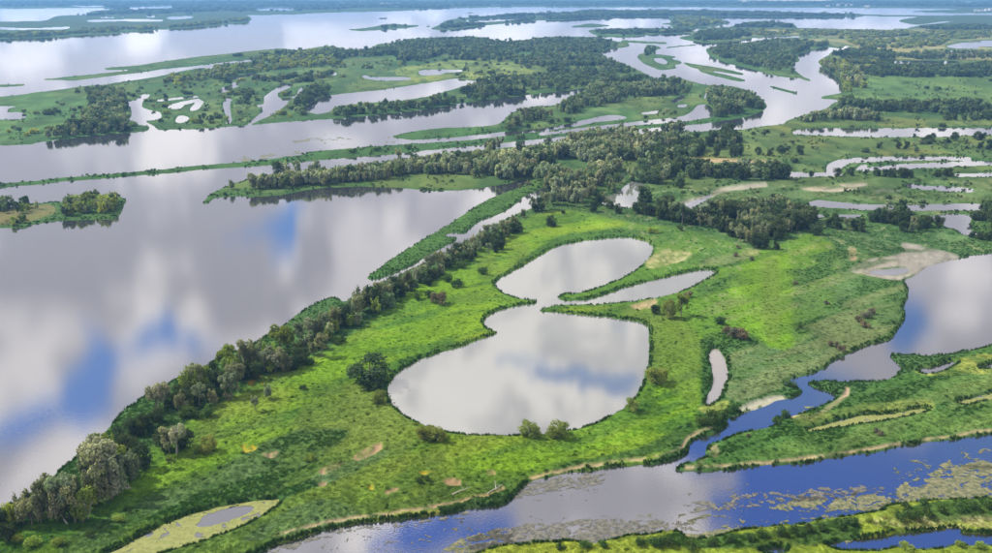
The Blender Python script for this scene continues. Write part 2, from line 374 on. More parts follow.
for i, (k, p) in enumerate(LW):
    q = smooth_poly(p, 2.0, True, 11)
    fill(q, LAND, 1.0 if k == 'L' else 0.0)
    if k == 'W' and p[:, 0].mean() > 640 and 120 < p[:, 1].mean() < 240:      # the marsh creeks are a little wider than their open gleam
        fill(q + (0, .6), LAND, 0.0); fill(q - (0, .6), LAND, 0.0)
_gx, _gy = ground_xy(*np.meshgrid(RXC, RYC))
_near = np.clip((RYC - 140) / 120, 0, 1)[:, None]
LAND = ((blur(LAND, 2, 1, 2) + (fbm(_gx / 3.0, _gy / 4.5, 88, 4, 0.6) - .5) * 0.85 * _near) > 0.5).astype(np.float32)   # ragged banks
M1 = blur(LAND, 1, 1, 1)                    # shoreline with a little softness
M6 = blur(LAND, 5, 2, 2)
M16 = blur(LAND, 16, 6, 2)
GX, GY = ground_xy(*np.meshgrid(RXC, RYC))
DIST = np.hypot(GX, GY)
sm = lambda e0, e1, x: (lambda t: t * t * (3 - 2 * t))(np.clip((x - e0) / (e1 - e0), 0, 1))

# ------------------------------------------------------------------ land cover: what grows or lies where (plain colours of the things)
LIME, MEADOW, OLIVE, GREEN = (.118, .222, .011), (.080, .160, .016), (.125, .145, .038), (.048, .100, .028)
REED, REEDG, TAN, MUD = (.038, .088, .020), (.085, .140, .050), (.33, .245, .15), (.30, .265, .21)
YEL, BROWN, PALE, DRY = (.26, .28, .06), (.23, .15, .09), (.50, .46, .36), (.26, .24, .11)
COV = np.empty((NY, NX, 3), np.float32); COV[:] = GREEN
n_big = fbm(GX / 70, GY / 110, 21, 4)[..., None]
n_far = fbm(GX / 45 + 31, GY / 130, 27, 4)[..., None]
n_mid = fbm(GX / 14, GY / 22, 31, 4)[..., None]
n_sml = fbm(GX / 3.2, GY / 5.0, 41, 3)[..., None]


def paint(poly, col, soft=3, amt=1.0, breakup=0.0, nz=None, thr=0.5, w=0.12):
    q = smooth_poly(P(poly) if isinstance(poly, str) else poly, 3.0, True, 77)
    pad = 4 * soft + 4
    i0, i1 = max(0, int((q[:, 1].min() - RY0) * RS) - pad), min(NY, int((q[:, 1].max() - RY0) * RS) + pad)
    j0, j1 = max(0, int((q[:, 0].min() - RX0) * RS) - pad), min(NX, int((q[:, 0].max() - RX0) * RS) + pad)
    if i1 <= i0 or j1 <= j0: return
    S = (slice(i0, i1), slice(j0, j1))
    m = fill(q)[S]
    m = blur(m, soft, max(1, soft // 2), 2)[..., None] * amt
    if breakup > 0:
        n = (n_mid if nz is None else nz)[S]
        m = m * (1 - breakup + breakup * sm(thr - w, thr + w, n))
    COV[S] = COV[S] * (1 - m) + np.array(col, np.float32) * m


def stroke(pts, wid, col, amt=1.0, breakup=0.3, soft=1):
    p = P(pts); L = []; R = []
    for i in range(len(p)):
        d = p[min(i + 1, len(p) - 1)] - p[max(i - 1, 0)]; d = d / max(1e-6, np.hypot(*d))
        nrm = np.array([-d[1], d[0]]) * wid / 2
        L.append(p[i] + nrm); R.append(p[i] - nrm)
    paint(np.array(L + R[::-1]), col, soft, amt, breakup, n_sml, 0.45, 0.2)

# far land: mixed meadow and scrub
paint('-200 -20 1200 -20 1200 30 -200 30', (.045, .075, .032), 2)
paint('-200 30 1200 30 1200 190 -200 190', OLIVE, 4, .40, 1.0, n_big, .52, .14)
paint('-200 30 1200 30 1200 260 600 260 400 190 -200 190', (.036, .078, .022), 4, .8, 1.0, n_far, .56, .06)
paint('-200 60 1200 60 1200 200 -200 200', (.10, .15, .05), 3, .7, 1.0, fbm(GX / 26 + 90, GY / 60, 61, 4)[..., None], .58, .05)
paint('680 30 1200 28 1200 60 850 60 830 44 760 44 700 34', DRY, 3, 0.75, 0.6, n_big)
paint('860 76 1200 74 1200 108 920 108 860 104', (.085, .15, .040), 3, 1, 0.35, n_big)
paint('790 120 1200 116 1200 158 800 160 690 160 700 140', OLIVE, 4, 0.75, 0.5, n_big, .48)
paint('395 70 480 58 560 60 520 76 420 84', (.16, .20, .05), 3, 0.8, 0.3)
paint('0 96 90 95 95 110 80 126 0 140', (.075, .15, .04), 3, 0.8, 0.4)
paint('735 1.6 760 -1 832 -1 832 1.6 800 3', PALE, 1)
paint('905 3.2 930 1.8 975 2.6 972 4.2 920 4.4', PALE, 1)
paint('330 3 440 2.4 500 3 440 4.4', PALE, 1, .6)
paint('-200 205 0 184 200 166 330 150 480 138 620 126 720 118 765 104 770 112 700 125 500 143 300 163 0 190 -200 215', (.038, .092, .022), 1)
paint('390 136 420 130 470 128 500 128 490 134 420 141', (.045, .105, .025), 1)
# the peninsula
paint('-60 600 40 520 110 480 180 430 280 372 340 345 420 286 500 232 560 212 640 226 690 232 760 252 810 235 835 250 840 290 800 345 740 335 705 345 690 430 640 470 560 480 500 495 380 515 300 530 150 600', MEADOW, 5)
paint('110 500 180 455 240 415 300 372 350 350 420 310 500 305 470 340 400 365 380 392 300 410 260 440 200 470 140 500', LIME, 5, 1, 0.3, n_mid, .42, .25)
paint('360 500 400 470 460 460 560 455 640 425 660 380 660 330 700 300 700 430 640 452 520 480 440 500 380 512', LIME, 4, 1, 0.3, n_mid, .42, .25)
paint('400 300 480 262 520 235 600 222 600 236 520 262 490 290 440 300', LIME, 4, .9, 0.35, n_mid, .45, .25)
paint('285 445 345 440 400 425 470 445 560 452 540 470 470 484 400 502 360 506 350 480 380 460 350 450 310 462 290 470', LIME, 4, .9, .3, n_mid, .42, .25)
paint('200 455 260 435 300 428 290 436 250 450 205 470 150 492 170 470', LIME, 4, .8, .3, n_mid, .42, .25)
_u = GX * .82 + GY * .57; _v = -GX * .57 + GY * .82
n_band = fbm(_u / 60, _v / 13, 71, 4)[..., None]; n_band2 = fbm(_u / 34 + 40, _v / 9, 73, 4)[..., None]
_pen = '-60 600 40 520 110 480 180 430 280 372 340 345 420 286 500 232 560 212 640 226 690 232 760 252 810 235 835 250 840 290 800 345 740 335 705 345 690 430 640 470 560 480 500 495 380 515 300 530 150 600'
paint(_pen, (.155, .225, .018), 4, .6, 1.0, n_band, .57, .08)
paint(_pen, (.045, .112, .016), 4, .75, 1.0, n_band2, .62, .09)
paint(_pen, (.110, .145, .030), 4, .50, 1.0, n_far, .63, .06)
paint('735 330 720 310 745 258 770 250 790 262 792 352 765 348', LIME, 4, 1, 0.2)
paint('762 262 778 262 780 340 764 338', OLIVE, 5, 0.8, 0.3)
paint('330 390 372 384 400 412 432 432 420 448 340 452 290 430', (.112, .160, .030), 6, 0.8, 0.5, n_mid, .5, .25)
paint('60 545 110 520 160 495 220 470 262 446 300 432 346 432 340 446 312 466 284 480 286 494 250 502 200 508 150 524 110 548 70 570', (.055, .100, .030), 4, 0.85, 0.45, n_mid, .42, .16)
paint('150 505 230 470 262 460 255 480 200 500 150 518', REEDG, 4, .6, 0.7, n_sml)
paint('240 545 290 512 320 504 350 508 362 520 330 528 290 540', REEDG, 3, 0.9, 0.4, n_sml)
paint('250 508 300 486 330 476 335 484 300 496 262 512', REED, 2, 0.9)
paint('310 480 370 456 390 452 380 462 330 486', REEDG, 3, 0.8, 0.3)
paint('380 500 420 480 440 452 450 440 440 470 430 485 400 500', REED, 3, 0.6, 0.5)
paint('380 512 450 490 500 484 540 470 500 500 440 506', REED, 3, .8, .3)
paint('690 440 660 455 560 474 560 468 640 450 690 425', REED, 3, .8)
paint('700 345 730 330 765 345 760 375 735 400 728 360', REED, 3, 0.8, 0.3)
paint('735 350 800 348 905 290 906 320 890 342 830 368 780 384 735 405 730 380', (.092, .150, .040), 5, .9, .3)
paint('735 350 800 348 905 290 906 320 890 342 830 368 780 384 735 405 730 380', REEDG, 2, .9, 1.0, n_sml, .55, .08)
paint('795 290 850 250 900 280 905 300 830 345 795 345', (.075, .135, .034), 4, .8, 0.5, n_mid)
paint('815 290 840 282 860 294 842 302', REEDG, 2, .8, .8, n_sml)
paint('700 345 715 338 712 352 722 400 740 405 715 432 690 440 700 400', REED, 3, .9, .2)
paint('675 300 740 295 760 320 720 345 690 330', MEADOW, 4, .9)
paint('500 297 560 290 650 262 720 262 700 300 640 308 560 308', (.07, .15, .02), 3, .9, .2)
paint('600 230 690 232 780 250 720 268 655 262', (.072, .14, .028), 4, .8, .4)
paint('645 262 660 252 690 253 692 258 665 268 648 270', (.30, .27, .13), 2, .85, 0.6, n_sml)
paint('735 256 760 250 755 258 740 262', DRY, 2, .8, .5, n_sml)
paint('630 308 655 300 656 308 640 312', TAN, 1, .8, .4, n_sml)
paint('366 279 400 252 450 222 490 196 530 180 548 186 520 202 480 224 440 250 400 272', (.045, .105, .022), 2, .9, .35, n_mid, .4, .2)
paint('490 290 520 262 560 238 620 230 660 236 640 238 590 240 545 252 505 275', REED, 2, .8)
paint('400 362 440 348 490 334 484 322 480 318 486 336 440 352 405 368', REED, 2, .7)
paint('150 520 230 486 300 470 330 462 300 482 250 498 200 512 160 530', (.040, .090, .016), 5, .6, .5, n_band2, .45, .15)
paint('280 440 345 432 340 446 300 458 275 456', (.042, .090, .020), 4, .7, .4, n_mid, .4, .2)
paint('420 486 470 474 520 476 480 488 430 498', (.045, .100, .016), 5, .6, .4, n_mid, .4, .2)
paint('380 500 405 470 425 446 440 440 432 462 415 486', (.045, .100, .016), 4, .6, .4, n_mid, .4, .2)
# bright flowers / dry tops
for s in ('248 384 262 378 264 388 250 392', '362 488 372 484 372 494 364 496', '414 476 436 474 434 480 416 482', '536 462 548 458 550 464 540 470', '240 450 252 446 256 452 244 456'):
    paint(s, (.34, .25, .02), 2, .75, 1.0, n_sml, .56, .06)
for s in ('352 460 368 450 382 445 382 450 366 460 356 464', '318 474 330 468 344 464 342 470 322 478', '442 483 452 480 462 482 462 487 446 487', '486 473 494 473 496 478 488 478', '384 495 396 490 400 493 388 498', '262 456 280 454 276 460 264 460', '318 486 328 484 326 488 318 489'):
    paint(s, (.27, .18, .11), 1, .9, .7, n_sml, .47, .08)
# marsh on the right
paint('690 182 760 178 900 180 1000 185 1000 216 900 214 800 200 745 212 690 214', (.072, .108, .034), 3, .9)
paint('600 190 1000 180 1060 250 900 260 780 300 690 300 640 240', (.24, .24, .13), 2, .5, 1.0, n_sml, .69, .05)
paint('640 176 1060 172 1060 245 900 250 820 232 690 220', REEDG, 2, .8, 1.0, n_mid, .60, .05)
paint('860 180 920 182 905 195 850 192 780 190', REEDG, 3, .8, .8, n_mid, .5)
for s in ('838 186 860 184 868 186 850 188.6', '872 191.4 900 191 902 193 876 193.4', '800 188 860 190 850 193 810 192', '688 160 720 159.6 780 162 770 164 700 163', '600 200 612 196 616 203 606 206', '679 204 700 197 725 188 765 183 768 187 722 194 706 204 742 206 742 214 680 212'):
    paint(s, TAN if '688' in s else MUD, 1, .95, .15, n_sml, .4)
for s in ('848 272 870 261 895 257 905 253 903 247 925 249 945 253 960 258 940 265 925 271 915 279 905 283 890 281 870 278', '902 244 922 247 918 251 904 250'):
    paint(s, (.25, .22, .185), 1, 1.0, .12, n_sml, .4)
paint('848 252 856 250 856 262 850 262', (.28, .19, .12), 1, .8, .6, n_sml)
# right lower land
paint('690 468 720 440 780 425 840 400 900 378 1000 345 1100 330 1100 400 992 430 860 450 750 465', (.058, .130, .026), 4)
paint('800 440 900 420 1000 400 1000 425 900 442 820 456 740 462', (.095, .165, .035), 4, .9, .6, n_mid, .48)
paint('850 395 930 385 1000 365 1000 380 930 398 880 404 840 408', (.09, .16, .04), 4, .8, .6, n_sml)
stroke('792 418 810 420 826 412 838 404 846 396 846 390', 5, (.42, .28, .19), 1, .3)
stroke('796 422 830 420 870 412 930 408', 12, YEL, .7, .5)
paint('912 372 958 360 1000 356 1000 374 930 378', YEL, 2, .7, .7, n_sml)
paint('696 470 708 452 712 446 718 450 706 462', TAN, 1, .5, .5)
stroke('712 452 717 448 718 454 713 460', 4, TAN, .9, .2)
paint('738 410 752 404 772 398 788 398 786 402 760 412 748 416', (.32, .29, .22), 1, .95, .3, n_sml, .4)
paint('698 410 728 402 725 412 704 416', YEL, 2, .8, .4, n_sml)
_rt = '700 262 760 256 800 245 850 250 900 262 905 300 890 342 830 368 735 405 705 345'
paint(_rt, (.040, .085, .018), 3, .7, 1.0, n_band2, .55, .06)
paint(_rt, (.150, .170, .070), 2, .55, 1.0, n_band, .60, .05)
paint('738 326 728 308 746 262 770 254 788 264 790 346 765 344', LIME, 12, .55, .4, n_mid, .45, .25)
paint('764 266 777 266 779 336 766 334', (.105, .165, .022), 6, .7)
_rl = '690 468 720 440 780 425 840 400 900 378 1000 345 1100 330 1100 400 992 430 860 450 750 465'
paint(_rl, (.040, .088, .018), 3, .7, 1.0, n_band2, .57, .06)
paint(_rl, (.125, .175, .050), 2, .55, 1.0, n_band, .60, .05)
paint('600 180 1060 170 1060 250 900 255 690 225', (.036, .075, .018), 3, .7, 1.0, n_band2, .55, .06)
paint('-200 60 1200 60 1200 175 -200 175', (.032, .068, .020), 2, .6, 1.0, fbm(GX / 18, GY / 40, 66, 4)[..., None], .58, .05)
# washed-up reed along the banks
stroke('272 540 330 524 380 516.5 420 511 460 504 492 496 505 490', 2.6, TAN, .95, .8)
stroke('530 480 550 475 580 469 620 463.5 660 458 682 450 688 440 700 434 716 430', 2.4, TAN, .95, .8)
stroke('684 469 720 467.6 745 465.4 800 461 850 454 900 445.4 950 438 992 432 1060 424', 2.2, TAN, .95, .8)
stroke('268 548 330 530 400 517.6 440 513', 4, YEL, .8, .6)
# near bank at the bottom edge
paint('300 640 470 550 600 538 700 530 820 516 900 500 1200 480 1200 660 300 660', (.20, .26, .03), 3, 1, .3, n_mid, .35)
paint('640 545 680 536 760 536 850 520 860 540 800 550 700 552', REED, 3, .9, .4, n_mid, .4)
paint('900 512 940 504 1000 500 1000 520 930 524', REED, 3, .9, .4, n_mid, .4)
paint('850 522 900 520 992 520 992 530 900 530', (.33, .30, .16), 2, .6, .8, n_sml)
# island on the left: rusty undergrowth
paint('-60 210 10 208 50 206 55 214 20 224 -60 228', (.20, .125, .06), 3, .55, .5, n_sml, .42)
# reeds fringing every shore
fr = (sm(0.98, 0.80, M6) * sm(0.35, 0.75, LAND * 1.0))[..., None]
fr *= sm(0.30, 0.46, fbm(GX / 30, GY / 60, 91, 3))[..., None] * 0.85
keep = (COV[..., 0:1] > 0.27).astype(np.float32)
fr *= (1 - keep)
COV[:] = COV * (1 - fr) + np.array((.035, .085, .020), np.float32) * fr
# pale sand lip on far shores
# natural variation
BARE = blur((COV[..., 0] > COV[..., 1] * 1.02).astype(np.float32), 4, 2, 1)
COV *= (0.82 + 0.24 * n_mid + 0.12 * n_sml)
COV[..., 0] *= (0.86 + 0.28 * n_big[..., 0]); COV[..., 2] *= (1.06 - 0.2 * n_big[..., 0])

HGT = (M1 - 0.5) * 1.0 + 0.30 * sm(0.6, 1.0, M6) + 0.35 * sm(0.7, 1.0, M16) + LAND * (fbm(GX / 9, GY / 14, 51, 3) - 0.5) * 0.7 * sm(0.75, 1.0, M6)
# mud and sand flats lie low
flat = blur((COV[..., 0] > 0.22).astype(np.float32), 3, 2, 1)
HGT = np.where(HGT > 0.12, HGT * (1 - 0.75 * flat) + 0.03, HGT)


def height(px, py):
    return sample(HGT, px, py)

# ------------------------------------------------------------------ materials
def new_mat(name):
    m = bpy.data.materials.new(name); m.use_nodes = True
    m.node_tree.nodes.clear()
    b = NB(m.node_tree)
    out = b.node('ShaderNodeOutputMaterial')
    return m, b, out


def principled(b, out, col, rough=0.9, spec=0.2, normal=None, **kw):
    p = b.node('ShaderNodeBsdfPrincipled')
    b.put(p.inputs['Base Color'], col); b.put(p.inputs['Roughness'], rough)
    p.inputs['Specular IOR Level'].default_value = spec
    for k, v in kw.items(): b.put(p.inputs[k], v)
    if normal is not None: b.link(normal, p.inputs['Normal'])
    b.link(p.outputs[0], out.inputs['Surface'])
    return p


def mat_ground():
    m, b, out = new_mat('marsh_ground')
    at = b.node('ShaderNodeAttribute', attribute_name='cover')
    geo = b.node('ShaderNodeNewGeometry'); pos = geo.outputs['Position']
    n1 = b.noise(pos, 0.9, 4, 0.6); n2 = b.noise(pos, 0.22, 4, 0.6); n3 = b.noise(b.vmul(pos, (1, 0.35, 1)), 0.05, 4, 0.6)
    f = b.math('MULTIPLY', b.math('ADD', b.math('MULTIPLY', n1, 0.8), 0.60), b.math('ADD', b.math('MULTIPLY', n2, 0.4), 0.8))
    n4 = b.noise(b.vmul(pos, (1, 0.22, 1)), 0.018, 5, 0.65)
    f = b.math('MULTIPLY', f, b.math('ADD', b.math('MULTIPLY', n3, 0.8), 0.60))
    f = b.math('MULTIPLY', f, b.math('ADD', b.math('MULTIPLY', n4, 1.1), 0.45))
    cc = b.node('ShaderNodeCombineColor')
    for i in range(3): b.link(f, cc.inputs[i])
    col = b.mix(1.0, at.outputs['Color'], cc.outputs[0], 'MULTIPLY')
    bmp = b.node('ShaderNodeBump'); bmp.inputs['Strength'].default_value = 0.6; bmp.inputs['Distance'].default_value = 0.35
    b.link(n1, bmp.inputs['Height'])
    principled(b, out, col, 0.95, 0.08, bmp.outputs[0])
    return m


def mat_water(name, body, ior, rough, ripples=1.0):
    m, b, out = new_mat(name)
    geo = b.node('ShaderNodeNewGeometry'); pos = geo.outputs['Position']
    band = b.noise(b.vmul(pos, (0.25, 1.0, 1)), 0.012, 4, 0.6, 0.6)
    band2 = b.noise(b.vmul(pos, (0.08, 1.0, 1)), 0.004, 5, 0.6, 0.4)
    r = b.math('ADD', b.ramp(band, 0.35, 0.7, rough * 0.5, rough * 1.3), b.ramp(band2, 0.48, 0.62, 0.0, rough * 1.5))
    w1 = b.noise(b.vmul(pos, (1, 1.4, 1)), 1.1, 3, 0.6)
    bmp = b.node('ShaderNodeBump'); bmp.inputs['Strength'].default_value = 0.03 * ripples; bmp.inputs['Distance'].default_value = 0.3
    b.link(w1, bmp.inputs['Height'])
    mud = b.noise(pos, 0.02, 3, 0.5)
    col = b.mix(mud, (*[c * 0.85 for c in body], 1), (*[c * 1.15 for c in body], 1))
    principled(b, out, col, r, 0.5, bmp.outputs[0], IOR=ior)
    return m


def mat_leaf(name, inst):
    """foliage whose colour comes from the plant itself (object colour or the scattered plant's own tint)"""
    m, b, out = new_mat(name)
    if inst:
        at = b.node('ShaderNodeAttribute', attribute_type='INSTANCER', attribute_name='tint'); base = at.outputs['Color']
    else:
        oi = b.node('ShaderNodeObjectInfo'); base = oi.outputs['Color']
    lv = b.node('ShaderNodeAttribute', attribute_name='leaf')
    f = b.math('ADD', b.math('MULTIPLY', lv.outputs['Fac'], 0.85), 0.55)
    cc = b.node('ShaderNodeCombineColor')
    b.link(b.math('MULTIPLY', f, b.math('ADD', b.math('MULTIPLY', lv.outputs['Fac'], 0.25), 0.87)), cc.inputs[0])
    b.link(f, cc.inputs[1]); b.link(f, cc.inputs[2])
    col = b.mix(1.0, base, cc.outputs[0], 'MULTIPLY')
    df = b.node('ShaderNodeBsdfDiffuse'); b.link(col, df.inputs['Color'])
    tr = b.node('ShaderNodeBsdfTranslucent'); b.link(b.mix(1.0, col, (0.95, 1.15, 0.5, 1), 'MULTIPLY'), tr.inputs['Color'])
    mx = b.node('ShaderNodeMixShader'); mx.inputs[0].default_value = 0.42
    b.link(df.outputs[0], mx.inputs[1]); b.link(tr.outputs[0], mx.inputs[2])
    b.link(mx.outputs[0], out.inputs['Surface'])
    return m


def mat_plain(name, col, rough=0.85, spec=0.2, var=0.35, scale=2.0):
    m, b, out = new_mat(name)
    geo = b.node('ShaderNodeNewGeometry')
    n = b.noise(geo.outputs['Position'], scale, 4, 0.6)
    c = b.mix(n, (*[k * (1 - var) for k in col], 1), (*[min(1, k * (1 + var)) for k in col], 1))
    principled(b, out, c, rough, spec)
    return m


M_GROUND = mat_ground()
M_RIVER = mat_water('river_water', (.030, .031, .034), 5.2, 0.02)
M_LAKE = mat_water('lake_water', (.130, .138, .120), 4.0, 0.015, 0.4)
M_LEAF = mat_leaf('tree_foliage', False)
M_LEAF_I = mat_leaf('scattered_foliage', True)
M_BARK = mat_plain('bark', (.17, .15, .12))
M_PALEWOOD = mat_plain('bleached_wood', (.36, .33, .29))

# ------------------------------------------------------------------ ground
def build_ground():
    xs = np.arange(RX0 + 0.5, RX1 - 0.6, 1.0)
    ys = np.concatenate([np.arange(-9.6, 70, 0.5), np.arange(70, RY1 - 0.6, 1.0)])
    PX, PY = np.meshgrid(xs, ys)
    hh = sample(HGT, PX, PY); gx, gy = ground_xy(PX, PY)
    cv = sample(COV, PX, PY)
    ok = hh > 0.0
    cell = ok[:-1, :-1] | ok[1:, :-1] | ok[:-1, 1:] | ok[1:, 1:]
    ny, nx = cell.shape
    # connected pieces of land
    lab = -np.ones((ny, nx), np.int32); par = []
    def find(a):
        while par[a] != a:
            par[a] = par[par[a]]; a = par[a]
        return a
    prev = []
    for r in range(ny):
        row = np.concatenate([[0], cell[r].astype(np.int8), [0]]); d = np.diff(row)
        st = np.where(d == 1)[0]; en = np.where(d == -1)[0]; cur = []
        for s, e in zip(st, en):
            k = len(par); par.append(k); cur.append((s, e, k)); lab[r, s:e] = k
        i = j = 0
        while i < len(prev) and j < len(cur):
            if prev[i][1] >= cur[j][0] and cur[j][1] >= prev[i][0]:
                a, c = find(prev[i][2]), find(cur[j][2])
                if a != c: par[max(a, c)] = min(a, c)
            if prev[i][1] < cur[j][1]: i += 1
            else: j += 1
        prev = cur
    root = np.array([find(i) for i in range(len(par))])
    lab = np.where(lab >= 0, root[lab], -1)
    ids, cnt = np.unique(lab[lab >= 0], return_counts=True)
    order = np.argsort(-cnt)
    n2 = nx + 1; out = []
    for rank, k in enumerate(order):
        if cnt[k] < 14: continue
        r, c = np.where(lab == ids[k])
        Q = np.stack([r * n2 + c, (r + 1) * n2 + c, (r + 1) * n2 + c + 1, r * n2 + c + 1], 1)
        used, inv = np.unique(Q, return_inverse=True)
        V = np.stack([gx.ravel()[used], gy.ravel()[used], hh.ravel()[used]], 1)
        me = quad_mesh('ground', V, inv.reshape(Q.shape), M_GROUND)
        a = me.color_attributes.new('cover', 'FLOAT_COLOR', 'POINT')
        cvv = np.ones((len(used), 4), np.float32); cvv[:, :3] = cv.reshape(-1, 3)[used]
        a.data.foreach_set('color', cvv.ravel())
        px = PX.ravel()[used]; py = PY.ravel()[used]
        out.append((cnt[k], me, (px.min(), px.max(), py.min(), py.max(), np.median(px), np.median(py))))
    return out


def describe(box):
    x0, x1, y0, y1, cx, cy = box
    v = 'far' if cy < 40 else 'middle' if cy < 200 else 'near'
    h = 'left' if cx < 330 else 'right' if cx > 660 else 'centre'
    return v, h

seen_lab = {}
for n, (cnt, me, box) in enumerate(build_ground()):
    x0, x1, y0, y1, cx, cy = box
    name = 'ground' if cnt > 6000 else 'island'
    me.name = name
    o = bpy.data.objects.new(name, me); COL.objects.link(o)
    def has(px, py): return x0 <= px <= x1 and y0 <= py <= y1
    if cnt > 6000:
        if y0 < -5: l = 'far wooded shore along the top edge of the picture'
        elif has(450, 100) and cx < 640 and cy < 190: l = 'marshy northern land with ponds, woods and a long reed strip'
        elif cy > 495: l = 'yellow green swampy bank along the bottom edge'
        elif cx > 780 and cy > 340: l = 'green reed land between the blue channel and the lower river'
        elif cx < 140: l = 'wooded island at the left edge in the wide calm reach'
        else: l = 'bright green peninsula with the big lake, meadows and marsh'
    else:
        v, h = describe(box)
        l = f'low reedy {"islet" if cnt < 120 else "island"} in the {v} water at the {h}, about {"a pin head" if cnt < 40 else "a short dash" if cnt < 120 else "a long dash" if cnt < 500 else "a leaf"} in size'
        if has(60, 215) and cy > 190: l = 'wooded island at the left edge in the wide calm reach'
    k = seen_lab.get(l, 0); seen_lab[l] = k + 1
    if k: l = l + f', {["", "second", "third", "fourth", "fifth", "sixth", "seventh", "eighth", "ninth", "tenth", "eleventh", "twelfth"][min(k, 11)]} largest of them'
    tag(o, l, 'ground' if name == 'ground' else 'island', None if name == 'ground' else 'reedy islands in the river', 'structure')

# water: one level river sheet to the horizon, and the still ponds on the land
R_ = 60000.0
o = mesh_obj('river', [(-R_, -3000, 0), (R_, -3000, 0), (R_, R_, 0), (-R_, R_, 0)], [(0, 1, 2, 3)], M_RIVER)
tag(o, 'broad calm river mirroring clouds between all the islands', 'river', None, 'structure')


def pond(name, poly, mat, label, grow=1.0, z=0.035):
    q = smooth_poly(poly, 2.0, True, 11)
    d = np.roll(q, -1, 0) - np.roll(q, 1, 0); nrm = np.stack([d[:, 1], -d[:, 0]], 1); nrm /= np.maximum(1e-6, np.hypot(nrm[:, 0], nrm[:, 1]))[:, None]
    area = np.sum(q[:, 0] * np.roll(q[:, 1], -1) - np.roll(q[:, 0], -1) * q[:, 1])
    q = q + nrm * (grow if area > 0 else -grow)
    x, y = ground_xy(q[:, 0], q[:, 1])
    from mathutils.geometry import tessellate_polygon
    pts = [Vector((a, b_, 0)) for a, b_ in zip(x, y)]
    tris = tessellate_polygon([pts])
    V = [(p.x, p.y, z) for p in pts]
    F = []
    for t in tris:
        a, b_, c = (pts[i] for i in t)
        F.append(t if (b_ - a).cross(c - a).z > 0 else t[::-1])
    o = mesh_obj(name, V, F, mat)
    tag(o, label, name.replace('_', ' '), None, 'structure')
    return o

pond('lake', BIG_LAKE, M_LAKE, 'pear shaped lake mirroring clouds in the middle of the meadow')
pond('pond', SLIT_POND, mat_water('muddy_pond_water', (.24, .22, .19), 1.9, 0.06, 2.0), 'narrow upright pond right of the big lake')
pond('pond', WOOD_POND, M_LAKE, 'small pale pond at the right end of the central wood')

# floating weed: thin ragged mats on the water
def mat_weed(name, c1, c2):
    m, b, out = new_mat(name)
    geo = b.node('ShaderNodeNewGeometry'); n = b.noise(geo.outputs['Position'], 0.6, 5, 0.65)
    n2 = b.noise(geo.outputs['Position'], 3.0, 3, 0.6)
    col = b.mix(b.ramp(n, 0.3, 0.7), (*c1, 1), (*c2, 1))
    bmp = b.node('ShaderNodeBump'); bmp.inputs['Strength'].default_value = 0.5; bmp.inputs['Distance'].default_value = 0.1
    b.link(n2, bmp.inputs['Height'])
    principled(b, out, col, 0.8, 0.3, bmp.outputs[0])
    return m

M_WEED = mat_weed('brown_weed', (.045, .065, .025), (.20, .185, .10))
M_WEEDG = mat_weed('grey_weed', (.05, .055, .045), (.16, .15, .12))
M_DUCK = mat_weed('duckweed', (.14, .16, .04), (.22, .23, .075))


def weed(name, poly, mat, label, dens, z=0.05, sx=2.2, sy=0.9, seed=5, hole=None):
    m = blur(fill(smooth_poly(P(poly), 3.0, True, 3)), 4, 2, 2)
    y0, y1 = np.where(m.max(1) > 0.02)[0][[0, -1]]; x0, x1 = np.where(m.max(0) > 0.02)[0][[0, -1]]
    sub = (slice(y0, y1 + 2), slice(x0, x1 + 2))
    wx = (fbm(GX[sub] / sx / 3, GY[sub] / sy / 7, seed + 70, 3) - .5) * 6
    n = fbm(GX[sub] / sx + wx, GY[sub] / sy / 2.4 + wx * .5, seed, 6, 0.68)
    v = (m[sub] * 1.0 + (n - 0.5) * 4.2 - (1 - dens) * 1.25 - .1) > 0
    v &= HGT[sub] < 0.02
    if hole: v &= ~((blur(fill(smooth_poly(P(hole), 3.0, True, 5)), 2, 1)[sub] + (n - .5) * 3.0) > 0.5)
    cell = v[:-1, :-1]
    r, c = np.where(cell); n2 = v.shape[1]
    Q = np.stack([r * n2 + c, (r + 1) * n2 + c, (r + 1) * n2 + c + 1, r * n2 + c + 1], 1)
    used, inv = np.unique(Q, return_inverse=True)
    gx, gy = GX[sub].ravel()[used], GY[sub].ravel()[used]
    V = np.stack([gx, gy, z + 0.03 * n.ravel()[used]], 1)
    me = quad_mesh(name, V, inv.reshape(Q.shape), mat)
    o = bpy.data.objects.new(name, me); COL.objects.link(o)
    return tag(o, label, 'water weed', None, 'stuff')

weed('floating_weed', '895 503 898 486 922 482 932 472 945 463 970 466 1000 468 1060 462 1060 494 950 499 915 503', M_WEED, 'large tan weed mat floating on the blue water at the right edge', 0.60)
weed('floating_weed', '964 466 978 460 1040 450 1040 462 985 468', M_WEED, 'narrow tan weed tongue above the large mat at the right edge', 0.72)
weed('floating_weed', '828 505 838 496 872 494 892 500 886 507 860 510 840 510', M_WEED, 'tan weed mat in front of the dark bottom bushes, right of centre', 0.7)
weed('floating_weed', '770 508 800 496 826 499 824 505 790 510', M_WEED, 'thin ragged weed patch left of the tan mats on blue water', 0.5)
weed('floating_weed', '680 506 740 494 860 486 890 490 860 498 760 505 700 514', M_WEEDG, 'faint grey weed streaks across the blue lower river', 0.3)
weed('floating_weed', '462 540 500 528 560 521 620 518 680 523 700 531 650 535 600 541 540 545 480 552', M_WEEDG, 'grey brown weed belt along the bottom bank, centre', 0.45)
weed('floating_weed', '508 490 530 482 570 476 606 474 598 484 560 490 525 498 512 498', M_WEEDG, 'grey weed drifting below the peninsula tip', 0.42)
